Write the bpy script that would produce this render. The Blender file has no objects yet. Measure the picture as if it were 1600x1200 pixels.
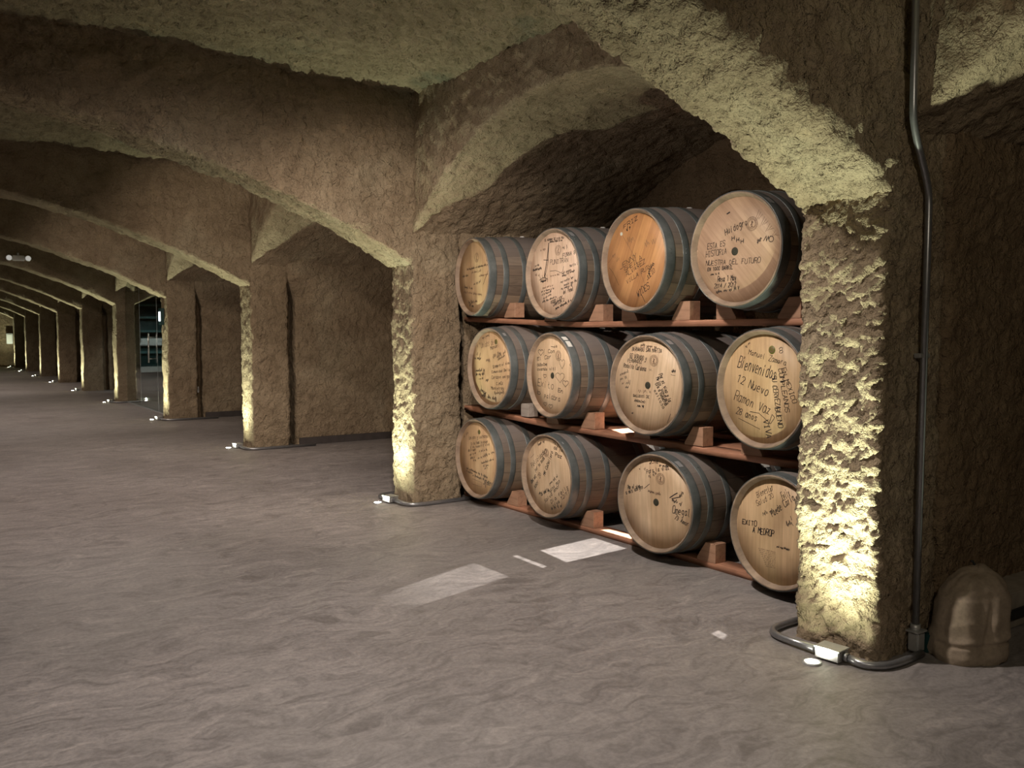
import bpy, bmesh, math, random
import numpy as np
from mathutils import Vector, Matrix

random.seed(7)
S = bpy.context.scene
COL = S.collection

# ------------------------------------------------------------------ camera
PITCH = math.radians(-3.3836); YAW = math.radians(34.295); CAMZ = 1.40
cam = bpy.data.cameras.new('camera'); camo = bpy.data.objects.new('camera', cam); COL.objects.link(camo)
cam.sensor_fit = 'HORIZONTAL'; cam.sensor_width = 36.0; cam.lens = 36.0 * 1370.0 / 1600.0
cam.clip_start = 0.05; cam.clip_end = 200
camo.location = (0, 0, CAMZ)
camo.rotation_euler = (math.pi / 2 + PITCH, 0, -YAW)
S.camera = camo
S.view_settings.view_transform = 'Standard'
S.view_settings.look = 'None'
S.view_settings.gamma = 1.0
S.view_settings.use_curve_mapping = False
S.view_settings.exposure = 0.0

# ------------------------------------------------------------------ world
W = bpy.data.worlds.new('world'); S.world = W; W.use_nodes = True
W.node_tree.nodes['Background'].inputs[0].default_value = (0.5, 0.42, 0.33, 1)
W.node_tree.nodes['Background'].inputs[1].default_value = 0.0

# ------------------------------------------------------------------ layout numbers
PX = 3.32                                  # aisle face of the pillars
BACKX = 3.77                               # inner end of the pillars
WALLX = 5.35                               # back wall of the bays
NEAR = [2.14, 6.27, 10.34, 14.52, 18.74, 22.94, 27.14, 31.38, 35.68, 39.98]
FAR = [2.56, 6.67, 10.79, 14.94, 19.15, 23.35, 27.55, 31.80, 36.10, 40.40]
ENDY = 40.9
CEIL = 3.27

# ------------------------------------------------------------------ lights of the place, and added spots
def area(name, loc, target, sx, sy, power, color, spread=180):
    l = bpy.data.lights.new(name, 'AREA'); l.shape = 'RECTANGLE'; l.size = sx; l.size_y = sy
    l.energy = power; l.color = color; l.spread = math.radians(spread)
    o = bpy.data.objects.new(name, l); COL.objects.link(o); o.location = loc
    o.rotation_euler = (Vector(target) - Vector(loc)).to_track_quat('-Z', 'Y').to_euler()
    return o
def spot(name, loc, target, power, color, size=120, blend=0.6, radius=0.02):
    l = bpy.data.lights.new(name, 'SPOT'); l.energy = power; l.color = color
    l.spot_size = math.radians(size); l.spot_blend = blend; l.shadow_soft_size = radius
    o = bpy.data.objects.new(name, l); COL.objects.link(o); o.location = loc
    o.rotation_euler = (Vector(target) - Vector(loc)).to_track_quat('-Z', 'Y').to_euler()
    return o
LAMPC = (0.90, 1.0, 0.72)
KEYC = (1.0, 0.90, 0.82)
# in-ground lamps in front of every pillar
LAMPX = 3.10
LAMPY = [2.29, 6.50, 10.62, 14.75, 18.95, 23.15, 27.35, 31.6, 35.9, 40.15]
for i, y in enumerate(LAMPY):
    up = spot('uplight_beam', (LAMPX, y, 0.043), (LAMPX + 0.10, y, 2.0), 275 if i == 0 else 250, LAMPC, 178, 0.05, 0.012)
    l = up.data; l.use_nodes = True; nt = l.node_tree; N, L = nt.nodes, nt.links
    tc = N.new('ShaderNodeTexCoord'); sp = N.new('ShaderNodeSeparateXYZ'); L.new(tc.outputs['Normal'], sp.inputs[0])
    a = N.new('ShaderNodeMath'); a.operation = 'ABSOLUTE'; L.new(sp.outputs[2], a.inputs[0])
    p = N.new('ShaderNodeMath'); p.operation = 'POWER'; p.inputs[1].default_value = 6.5; L.new(a.outputs[0], p.inputs[0])
    q = N.new('ShaderNodeMath'); q.operation = 'MULTIPLY_ADD'; q.inputs[1].default_value = 1.0; q.inputs[2].default_value = 0.014; L.new(p.outputs[0], q.inputs[0])
    L.new(q.outputs[0], N['Emission'].inputs['Strength'])
# ceiling lamps over the aisle, then lower fill spots added out of view
spot('aisle_lamp_and_fill', (1.75, 3.30, 3.15), (1.9, 4.3, 0.0), 390, KEYC, 150, 0.8, 0.06)
for i in range(1, 8):
    yy = FAR[i] + 1.6
    spot('aisle_lamp_and_fill', (1.3, yy, 3.15), (1.3, yy + 0.2, 0.0), [0, 260, 170, 230, 120, 230, 90, 90][i], (1.0, 0.84, 0.74), 125, 0.8, 0.06)
spot('aisle_lamp_and_fill', (-1.2, 0.6, 3.1), (-0.8, 0.8, 0.0), 90, (1.0, 0.88, 0.78), 130, 0.8, 0.1)
spot('aisle_lamp_and_fill', (0.9, 2.75, 2.5), (4.3, 8.3, 0.45), 330, (1.0, 0.84, 0.70), 54, 0.6, 0.08)  # added fill: brightens the near faces of the second and third pillars
spot('aisle_lamp_and_fill', (1.6, 7.3, 2.5), (4.4, 11.5, 1.2), 150, (1.0, 0.84, 0.70), 80, 0.7, 0.08)  # added fill for the third pillar and its cross wall
spot('aisle_lamp_and_fill', (1.6, 11.4, 2.5), (3.9, 16.0, 1.2), 110, (1.0, 0.84, 0.72), 80, 0.7, 0.08)  # added fill for the fourth pillar and the bay beyond
spot('aisle_lamp_and_fill', (0.6, -0.6, 2.6), (5.0, 2.2, 1.2), 80, (1.0, 0.88, 0.68), 70, 0.7, 0.1)  # added fill beside the camera, lifts the wall right of the nearest pillar
spot('room_lamp', (4.5, 20.2, 2.3), (4.75, 21.9, 0.9), 60, (0.9, 1.0, 0.97), 60, 0.6, 0.1)
spot('room_lamp', (4.5, 16.8, 2.35), (4.5, 16.9, 0), 25, (0.95, 1.0, 0.95), 150, 0.6, 0.1)
spot('opposite_uplight', (-4.9, 5.6, 0.1), (3.3, 4.3, 2.85), 420, (1.0, 0.88, 0.78), 26, 0.8, 0.05)
# added masked spot, in place of light from behind the rack: throws a few hard-edged rectangles of light on the floor and rack
GOBO = (2.95, 4.25, 3.12)
def gobo():
    l = bpy.data.lights.new('added_patch_spot', 'SPOT'); l.energy = 1200; l.color = (1.0, 0.95, 0.88); l.spot_size = math.radians(80); l.spot_blend = 0.1; l.shadow_soft_size = 0.006
    o = bpy.data.objects.new('added_patch_spot', l); COL.objects.link(o); o.location = GOBO
    l.use_nodes = True; nt = l.node_tree; N, L = nt.nodes, nt.links; em = N['Emission']
    tc = N.new('ShaderNodeTexCoord'); sp = N.new('ShaderNodeSeparateXYZ'); L.new(tc.outputs['Normal'], sp.inputs[0])
    def M(op, a, b=None, c=None):
        m = N.new('ShaderNodeMath'); m.operation = op
        for k, v in enumerate((a, b, c)):
            if v is None: continue
            if isinstance(v, (int, float)): m.inputs[k].default_value = v
            else: L.new(v, m.inputs[k])
        return m.outputs[0]
    az = M('ABSOLUTE', sp.outputs[2]); fx = M('ADD', M('MULTIPLY', M('DIVIDE', sp.outputs[0], az), GOBO_SIGN * GOBO[2]), GOBO[0])
    fy = M('ADD', M('MULTIPLY', M('DIVIDE', sp.outputs[1], az), GOBO_SIGN * GOBO[2]), GOBO[1])
    total = None
    polys = [([(2.0, 4.204), (2.773, 4.48), (2.783, 4.10), (1.954, 3.874)], 0.95, (1.95, 2.35)), ([(3.28, 4.495), (3.794, 4.57), (3.779, 4.215), (3.239, 4.162)], 3.2, None),
             ([(3.052, 4.475), (3.096, 4.483), (3.094, 4.155), (3.043, 4.138)], 2.4, None), ([(3.018, 2.788), (3.088, 2.804), (3.074, 2.729), (2.997, 2.69)], 3.0, None)]
    for z, q, st in ((0.04, [(3.876, 4.607), (3.944, 4.585), (3.96, 4.30), (3.874, 4.286)], 14.0), (0.70, [(3.99, 4.62), (4.17, 4.62), (4.13, 4.44), (3.90, 4.40)], 14.0)):
        k = GOBO[2] / (GOBO[2] - z)
        polys.append(([(GOBO[0] + (x - GOBO[0]) * k, GOBO[1] + (y - GOBO[1]) * k) for x, y in q], st, None))
    for P, st, fade in polys:
        A = sum(P[i][0] * P[(i + 1) % 4][1] - P[(i + 1) % 4][0] * P[i][1] for i in range(4)); sg = 1 if A > 0 else -1; m = None
        for i in range(4):
            (x1, y1), (x2, y2) = P[i], P[(i + 1) % 4]; ex, ey = x2 - x1, y2 - y1; ln = math.hypot(ex, ey)
            nx, ny = -ey / ln * sg, ex / ln * sg
            d = M('ADD', M('MULTIPLY', M('SUBTRACT', fx, x1), nx), M('MULTIPLY', M('SUBTRACT', fy, y1), ny))
            e = N.new('ShaderNodeMapRange'); e.inputs[1].default_value = 0.0; e.inputs[2].default_value = 0.008; L.new(d, e.inputs[0])
            m = e.outputs[0] if m is None else M('MULTIPLY', m, e.outputs[0])
        if fade:
            e = N.new('ShaderNodeMapRange'); e.inputs[1].default_value = fade[0]; e.inputs[2].default_value = fade[1]; e.inputs[3].default_value = 0.15; L.new(fx, e.inputs[0]); m = M('MULTIPLY', m, e.outputs[0])
        m = M('MULTIPLY', m, st); total = m if total is None else M('ADD', total, m)
    L.new(M('MULTIPLY', total, GOBO_POWER), em.inputs['Strength'])
GOBO_SIGN = 1.0; GOBO_POWER = 0.26
gobo()

# ------------------------------------------------------------------ numpy noise
def _hash(i, j, k, seed):
    h = (i * 374761393 + j * 668265263 + k * 2147483647 + seed * 1274126177) & 0xffffffff
    h = ((h ^ (h >> 13)) * 1274126177) & 0xffffffff
    h = ((h ^ (h >> 16)) * 2246822519) & 0xffffffff
    return (h ^ (h >> 15)) & 0xffffffff
G = np.array([[1,1,0],[-1,1,0],[1,-1,0],[-1,-1,0],[1,0,1],[-1,0,1],[1,0,-1],[-1,0,-1],
              [0,1,1],[0,-1,1],[0,1,-1],[0,-1,-1],[1,1,0],[-1,1,0],[0,-1,1],[0,-1,-1]], float)
def perlin(P, seed=0):
    P = np.asarray(P, float); I = np.floor(P).astype(np.int64); F = P - I
    U = F * F * F * (F * (F * 6 - 15) + 10); out = 0
    for a in (0, 1):
        for b in (0, 1):
            for c in (0, 1):
                g = G[_hash(I[..., 0] + a, I[..., 1] + b, I[..., 2] + c, seed) & 15]
                d = (F - np.array([a, b, c])); n = (g * d).sum(-1)
                w = (U[..., 0] if a else 1 - U[..., 0]) * (U[..., 1] if b else 1 - U[..., 1]) * (U[..., 2] if c else 1 - U[..., 2])
                out = out + w * n
    return out
def fbm(P, o=3, seed=0, gain=0.5):
    s = 0; a = 1.0
    for k in range(o):
        s = s + a * perlin(P * (2.03 ** k) + 17.3 * k, seed + k); a *= gain
    return s
def sstep(x, a, b):
    t = np.clip((x - a) / (b - a), 0, 1); return t * t * (3 - 2 * t)
def plaster(P, seed=1, amp=1.0, fine=True):
    """rough troweled plaster: swells, overlapping flakes with sharp lips, pits"""
    Q = P * np.array([1.0, 1.0, 1.15])
    w = np.stack([fbm(Q * 5 + 5, 2, seed + 40), fbm(Q * 5 + 31, 2, seed + 50), fbm(Q * 5 + 77, 2, seed + 60)], -1)
    Q = Q + 0.05 * w
    d = 0.014 * fbm(Q * 1.5, 2, seed)
    n1 = fbm(Q * 9, 3, seed + 3)
    d = d + 0.0045 * sstep(n1, -0.05, 0.08) + 0.004 * sstep(n1, 0.25, 0.33)
    n2 = fbm(Q * 20.0, 2, seed + 9)
    d = d + 0.0035 * sstep(n2, -0.05, 0.10) - 0.004 * sstep(-n2, 0.35, 0.5)
    if fine:
        d = d + 0.0035 * (0.5 - np.abs(perlin(Q * 34, seed + 12)) * 1.6)
        d = d + 0.0022 * perlin(Q * 66, seed + 14)
    return (d - 0.005) * amp

# ------------------------------------------------------------------ mesh helpers
def mesh_obj(name, V, F, mat, parent=None, smooth=True):
    me = bpy.data.meshes.new(name)
    V = np.asarray(V, np.float32).reshape(-1, 3); F = np.asarray(F, np.int32).reshape(-1, 4)
    me.vertices.add(len(V)); me.vertices.foreach_set('co', V.ravel())
    me.loops.add(F.size); me.loops.foreach_set('vertex_index', F.ravel())
    me.polygons.add(len(F)); me.polygons.foreach_set('loop_start', np.arange(0, F.size, 4, dtype=np.int32))
    me.polygons.foreach_set('loop_total', np.full(len(F), 4, np.int32))
    me.update(calc_edges=True); me.validate()
    if smooth: me.shade_smooth()
    me.materials.append(mat)
    o = bpy.data.objects.new(name, me); COL.objects.link(o)
    if parent: o.parent = parent
    return o
def grid_faces(nu, nv, wrap=False, flip=False, base=0):
    iu = np.arange(nu if wrap else nu - 1); iv = np.arange(nv - 1)
    A, B = np.meshgrid(iu, iv, indexing='ij'); A2 = (A + 1) % nu
    f = np.stack([A * nv + B, A2 * nv + B, A2 * nv + B + 1, A * nv + B + 1], -1).reshape(-1, 4)
    if flip: f = f[:, ::-1]
    return f + base
def bm_obj(name, bm, mat, parent=None, smooth=False):
    me = bpy.data.meshes.new(name); bm.normal_update(); bm.to_mesh(me); bm.free()
    if smooth: me.shade_smooth()
    for m in (mat if isinstance(mat, (list, tuple)) else [mat]): me.materials.append(m)
    o = bpy.data.objects.new(name, me); COL.objects.link(o)
    if parent: o.parent = parent
    return o
def bm_box(bm, c, s, bevel=0.0, rot=None):
    r = bmesh.ops.create_cube(bm, size=1.0); vs = r['verts']
    bmesh.ops.scale(bm, vec=s, verts=vs)
    if bevel:
        es = list({e for v in vs for e in v.link_edges})
        rb = bmesh.ops.bevel(bm, geom=es, offset=bevel, segments=2, affect='EDGES')
        vs = list({v for f in rb['faces'] for v in f.verts} | {v for v in vs if v.is_valid})
    if rot is not None: bmesh.ops.rotate(bm, cent=(0, 0, 0), matrix=rot, verts=vs)
    bmesh.ops.translate(bm, vec=c, verts=vs)
    return vs
def box_obj(name, c, s, mat, parent=None, bevel=0.003):
    bm = bmesh.new(); bm_box(bm, c, s, bevel); return bm_obj(name, bm, mat, parent)
def bm_tube(bm, pts, r, n=12, caps=True):
    pts = [Vector(p) for p in pts]; rings = []; prev = None
    for i, p in enumerate(pts):
        t = (pts[min(i + 1, len(pts) - 1)] - pts[max(i - 1, 0)]).normalized()
        if prev is None:
            a = t.orthogonal().normalized()
        else:
            a = (prev - t * prev.dot(t)).normalized()
        prev = a; b = t.cross(a)
        rings.append([bm.verts.new(p + (a * math.cos(2 * math.pi * k / n) + b * math.sin(2 * math.pi * k / n)) * r) for k in range(n)])
    for q in range(len(rings) - 1):
        for k in range(n):
            f = bm.faces.new((rings[q][k], rings[q][(k + 1) % n], rings[q + 1][(k + 1) % n], rings[q + 1][k])); f.smooth = True
    if caps:
        bm.faces.new(rings[0][::-1]); bm.faces.new(rings[-1])
def smooth_path(pts, rad=0.08, n=6):
    """polyline with rounded corners"""
    P = [Vector(p) for p in pts]; out = [P[0]]
    for i in range(1, len(P) - 1):
        a, b, c = P[i - 1], P[i], P[i + 1]
        d1 = min(rad, (a - b).length * 0.45); d2 = min(rad, (c - b).length * 0.45)
        p = b + (a - b).normalized() * d1; q = b + (c - b).normalized() * d2
        for k in range(n + 1):
            t = k / n; out.append(p * (1 - t) ** 2 + b * 2 * t * (1 - t) + q * t * t)
    out.append(P[-1]); return out
def revolve(prof, n, axis_x=True):
    """profile [(x, r)] round the X axis -> V, F"""
    prof = np.array(prof, float); m = len(prof)
    a = np.linspace(0, 2 * np.pi, n, endpoint=False)
    V = np.stack([np.broadcast_to(prof[:, 0], (n, m)), prof[None, :, 1] * np.cos(a)[:, None], prof[None, :, 1] * np.sin(a)[:, None]], -1)
    return V.reshape(-1, 3), grid_faces(n, m, wrap=True, flip=False)
def tag(o, label=None, cat=None, group=None, kind=None):
    if label: o['label'] = label
    if cat: o['category'] = cat
    if group: o['group'] = group
    if kind: o['kind'] = kind
    return o
def empty(name, loc, rot=(0, 0, 0)):
    o = bpy.data.objects.new(name, None); COL.objects.link(o); o.location = loc; o.rotation_euler = rot
    o.empty_display_size = 0.1
    return o

# ------------------------------------------------------------------ materials
def new_mat(name):
    m = bpy.data.materials.new(name); m.use_nodes = True; nt = m.node_tree
    return m, nt, nt.nodes, nt.links, nt.nodes['Principled BSDF']
def ramp(N, stops):
    r = N.new('ShaderNodeValToRGB'); e = r.color_ramp.elements
    while len(e) < len(stops): e.new(0.5)
    for k, (p, c) in enumerate(stops): e[k].position = p; e[k].color = (*c, 1) if len(c) == 3 else c
    return r
def noise(N, L, vec, scale, detail=4, rough=0.55, dist=0.0):
    n = N.new('ShaderNodeTexNoise'); n.inputs['Scale'].default_value = scale; n.inputs['Detail'].default_value = detail
    n.inputs['Roughness'].default_value = rough; n.inputs['Distortion'].default_value = dist
    L.new(vec, n.inputs['Vector']); return n
def mapping(N, L, src, scale=(1, 1, 1), rot=(0, 0, 0), loc=(0, 0, 0)):
    m = N.new('ShaderNodeMapping'); m.inputs['Scale'].default_value = scale
    m.inputs['Rotation'].default_value = rot; m.inputs['Location'].default_value = loc
    L.new(src, m.inputs['Vector']); return m.outputs[0]
def mixc(N, L, fac, a, b, mode='MIX'):
    m = N.new('ShaderNodeMix'); m.data_type = 'RGBA'; m.blend_type = mode
    for s, v in ((m.inputs[0], fac), (m.inputs[6], a), (m.inputs[7], b)):
        if isinstance(v, (int, float)): s.default_value = v
        elif isinstance(v, tuple): s.default_value = (*v, 1)
        else: L.new(v, s)
    return m.outputs[2]
def bump(N, L, h, dist, strength=1.0, prev=None):
    b = N.new('ShaderNodeBump'); b.inputs['Distance'].default_value = dist; b.inputs['Strength'].default_value = strength
    L.new(h, b.inputs['Height'])
    if prev is not None: L.new(prev, b.inputs['Normal'])
    return b.outputs[0]
def plain(name, col, rough=0.6, metal=0.0, nscale=30, var=0.12, bumpd=0.0):
    m, nt, N, L, B = new_mat(name)
    tc = N.new('ShaderNodeTexCoord'); n = noise(N, L, tc.outputs['Object'], nscale, 4)
    r = ramp(N, [(0.3, tuple(c * (1 - var) for c in col)), (0.7, tuple(min(1, c * (1 + var)) for c in col))])
    L.new(n.outputs[0], r.inputs[0]); L.new(r.outputs[0], B.inputs['Base Color'])
    B.inputs['Roughness'].default_value = rough; B.inputs['Metallic'].default_value = metal
    if bumpd: L.new(bump(N, L, n.outputs[0], bumpd), B.inputs['Normal'])
    return m

def stone_mat(name, c1, c2, c3, fine=1.0):
    m, nt, N, L, B = new_mat(name)
    geo = N.new('ShaderNodeNewGeometry'); P = geo.outputs['Position']
    big = noise(N, L, P, 1.1, 3, 0.6, 0.4); med = noise(N, L, P, 6, 5, 0.6); fin = noise(N, L, P, 60, 3, 0.6)
    r1 = ramp(N, [(0.35, c1), (0.55, c2), (0.72, c3)]); L.new(big.outputs[0], r1.inputs[0])
    r2 = ramp(N, [(0.3, (0.74, 0.72, 0.70)), (0.6, (1.0, 1.0, 1.0)), (0.8, (1.12, 1.08, 1.0))]); L.new(med.outputs[0], r2.inputs[0])
    col = mixc(N, L, 1.0, r1.outputs[0], r2.outputs[0], 'MULTIPLY')
    r3 = ramp(N, [(0.35, (0.8, 0.8, 0.8)), (0.6, (1, 1, 1))]); L.new(fin.outputs[0], r3.inputs[0])
    col = mixc(N, L, 0.7, col, r3.outputs[0], 'MULTIPLY')
    L.new(col, B.inputs['Base Color']); B.inputs['Roughness'].default_value = 0.92
    B.inputs['Specular IOR Level'].default_value = 0.2
    # flakes
    a = noise(N, L, P, 11, 4, 0.6, 0.3)
    ra = ramp(N, [(0.44, (0, 0, 0)), (0.52, (0.6, 0.6, 0.6)), (0.62, (1, 1, 1))]); L.new(a.outputs[0], ra.inputs[0])
    b1 = bump(N, L, ra.outputs[0], 0.012 * fine, 1.0)
    b2 = bump(N, L, noise(N, L, P, 30, 4, 0.6, 0.15).outputs[0], 0.020 * fine, 1.0, b1)
    b3 = bump(N, L, noise(N, L, P, 130, 3, 0.6).outputs[0], 0.006 * fine, 1.0, b2)
    L.new(b3, B.inputs['Normal'])
    return m
STONE = stone_mat('cave_plaster', (0.31, 0.235, 0.155), (0.37, 0.29, 0.195), (0.41, 0.34, 0.235))
STONE_G = stone_mat('ceiling_plaster', (0.27, 0.22, 0.14), (0.33, 0.27, 0.175), (0.17, 0.175, 0.12))
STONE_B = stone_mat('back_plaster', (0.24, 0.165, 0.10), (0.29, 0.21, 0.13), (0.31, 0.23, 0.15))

def floor_mat():
    m, nt, N, L, B = new_mat('polished_concrete')
    geo = N.new('ShaderNodeNewGeometry'); P = geo.outputs['Position']
    big = noise(N, L, P, 0.5, 4, 0.55, 0.3)
    r1 = ramp(N, [(0.3, (0.198, 0.178, 0.170)), (0.5, (0.240, 0.218, 0.210)), (0.7, (0.295, 0.270, 0.260))]); L.new(big.outputs[0], r1.inputs[0])
    warp = noise(N, L, P, 2.2, 3, 0.5)
    wv = N.new('ShaderNodeVectorMath'); wv.operation = 'MULTIPLY_ADD'; wv.inputs[1].default_value = (0.5, 0.5, 0.5)
    L.new(warp.outputs['Color'], wv.inputs[0]); L.new(P, wv.inputs[2])
    st = noise(N, L, mapping(N, L, wv.outputs[0], (2.2, 6.0, 1), (0, 0, 0.5)), 2.0, 7, 0.66, 1.2)
    r2 = ramp(N, [(0.34, (0.62, 0.61, 0.60)), (0.48, (0.94, 0.94, 0.94)), (0.60, (1.18, 1.17, 1.15)), (0.70, (1.45, 1.43, 1.40))]); L.new(st.outputs[0], r2.inputs[0])
    col = mixc(N, L, 0.85, r1.outputs[0], r2.outputs[0], 'MULTIPLY')
    fi = noise(N, L, P, 45, 4, 0.7)
    r3 = ramp(N, [(0.3, (0.78, 0.78, 0.78)), (0.7, (1.14, 1.14, 1.14))]); L.new(fi.outputs[0], r3.inputs[0])
    col = mixc(N, L, 1.0, col, r3.outputs[0], 'MULTIPLY')
    L.new(col, B.inputs['Base Color'])
    rr = N.new('ShaderNodeMapRange'); rr.inputs[3].default_value = 0.42; rr.inputs[4].default_value = 0.68
    L.new(st.outputs[0], rr.inputs[0]); L.new(rr.outputs[0], B.inputs['Roughness'])
    b = bump(N, L, noise(N, L, P, 14, 5, 0.6).outputs[0], 0.004, 0.6)
    L.new(b, B.inputs['Normal'])
    return m
FLOOR = floor_mat()

def wood_mat(name, c1, c2, axis='X', rough=0.6, scale=1.0, sp=None):
    m, nt, N, L, B = new_mat(name)
    tc = N.new('ShaderNodeTexCoord'); sc = {'X': (1.5, 22, 22), 'Y': (22, 1.5, 22), 'Z': (22, 22, 1.5)}[axis]
    v = mapping(N, L, tc.outputs['Object'], tuple(s * scale for s in sc))
    n = noise(N, L, v, 1.6, 6, 0.62, 0.7)
    r = ramp(N, [(0.28, c1), (0.62, c2)]); L.new(n.outputs[0], r.inputs[0])
    k = noise(N, L, tc.outputs['Object'], 5, 3)
    r2 = ramp(N, [(0.3, (0.8, 0.78, 0.76)), (0.7, (1.08, 1.06, 1.04))]); L.new(k.outputs[0], r2.inputs[0])
    L.new(mixc(N, L, 1.0, r.outputs[0], r2.outputs[0], 'MULTIPLY'), B.inputs['Base Color'])
    B.inputs['Roughness'].default_value = rough
    L.new(bump(N, L, n.outputs[0], 0.0015, 0.7), B.inputs['Normal'])
    return m
PLANK = wood_mat('reddish_plank', (0.27, 0.12, 0.070), (0.52, 0.26, 0.16), 'Y')
CHOCK = wood_mat('chock_wood', (0.30, 0.16, 0.10), (0.48, 0.28, 0.18), 'Y')
CHOCKG = wood_mat('grey_block_wood', (0.26, 0.22, 0.19), (0.42, 0.37, 0.33), 'Y')

def stave_mat():
    """dusty oak staves: colour changes from stave to stave round the barrel, stains"""
    m, nt, N, L, B = new_mat('weathered_staves')
    tc = N.new('ShaderNodeTexCoord'); sep = N.new('ShaderNodeSeparateXYZ'); L.new(tc.outputs['Object'], sep.inputs[0])
    at = N.new('ShaderNodeMath'); at.operation = 'ARCTAN2'; L.new(sep.outputs[2], at.inputs[0]); L.new(sep.outputs[1], at.inputs[1])
    mu = N.new('ShaderNodeMath'); mu.operation = 'MULTIPLY'; mu.inputs[1].default_value = 26 / (2 * math.pi); L.new(at.outputs[0], mu.inputs[0])
    fl = N.new('ShaderNodeMath'); fl.operation = 'FLOOR'; L.new(mu.outputs[0], fl.inputs[0])
    oi = N.new('ShaderNodeObjectInfo'); ad = N.new('ShaderNodeMath'); ad.operation = 'ADD'; L.new(fl.outputs[0], ad.inputs[0])
    m1 = N.new('ShaderNodeMath'); m1.operation = 'MULTIPLY'; m1.inputs[1].default_value = 91.0; L.new(oi.outputs['Random'], m1.inputs[0]); L.new(m1.outputs[0], ad.inputs[1])
    wn = N.new('ShaderNodeTexWhiteNoise'); wn.noise_dimensions = '1D'; L.new(ad.outputs[0], wn.inputs['W'])
    r = ramp(N, [(0.0, (0.150, 0.108, 0.078)), (0.5, (0.185, 0.137, 0.098)), (1.0, (0.235, 0.175, 0.122))]); L.new(wn.outputs[0], r.inputs[0])
    fr = N.new('ShaderNodeMath'); fr.operation = 'FRACT'; L.new(mu.outputs[0], fr.inputs[0])
    rs = ramp(N, [(0.0, (0.25, 0.25, 0.25)), (0.035, (1, 1, 1)), (0.965, (1, 1, 1)), (1.0, (0.25, 0.25, 0.25))]); L.new(fr.outputs[0], rs.inputs[0])
    col = mixc(N, L, 1.0, r.outputs[0], rs.outputs[0], 'MULTIPLY')
    st = noise(N, L, mapping(N, L, tc.outputs['Object'], (1.2, 9, 9)), 2.0, 6, 0.65, 0.8)
    r2 = ramp(N, [(0.3, (0.45, 0.42, 0.40)), (0.5, (0.95, 0.95, 0.95)), (0.75, (1.25, 1.2, 1.1))]); L.new(st.outputs[0], r2.inputs[0])
    col = mixc(N, L, 0.8, col, r2.outputs[0], 'MULTIPLY')
    # dust lies on what faces up
    ge = N.new('ShaderNodeNewGeometry'); s2 = N.new('ShaderNodeSeparateXYZ'); L.new(ge.outputs['Normal'], s2.inputs[0])
    dr = N.new('ShaderNodeMapRange'); dr.inputs[1].default_value = 0.1; dr.inputs[2].default_value = 0.75; dr.inputs[4].default_value = 0.75; L.new(s2.outputs[2], dr.inputs[0])
    col = mixc(N, L, dr.outputs[0], col, (0.190, 0.166, 0.158))
    L.new(col, B.inputs['Base Color']); B.inputs['Roughness'].default_value = 0.75
    L.new(bump(N, L, rs.outputs[0], 0.002, 0.6), B.inputs['Normal'])
    return m
STAVE = stave_mat()
CHIME = wood_mat('chime_oak', (0.19, 0.135, 0.10), (0.36, 0.27, 0.195), 'X', 0.7, 0.35)
def hoop_mat():
    m, nt, N, L, B = new_mat('galvanised_hoop')
    tc = N.new('ShaderNodeTexCoord'); n = noise(N, L, tc.outputs['Object'], 9, 5, 0.6)
    r = ramp(N, [(0.3, (0.105, 0.118, 0.117)), (0.55, (0.165, 0.182, 0.180)), (0.75, (0.235, 0.252, 0.245))]); L.new(n.outputs[0], r.inputs[0])
    L.new(r.outputs[0], B.inputs['Base Color']); B.inputs['Metallic'].default_value = 0.35; B.inputs['Roughness'].default_value = 0.42
    L.new(bump(N, L, noise(N, L, tc.outputs['Object'], 60, 3).outputs[0], 0.0008, 0.6), B.inputs['Normal'])
    return m
HOOP = hoop_mat()
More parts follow.
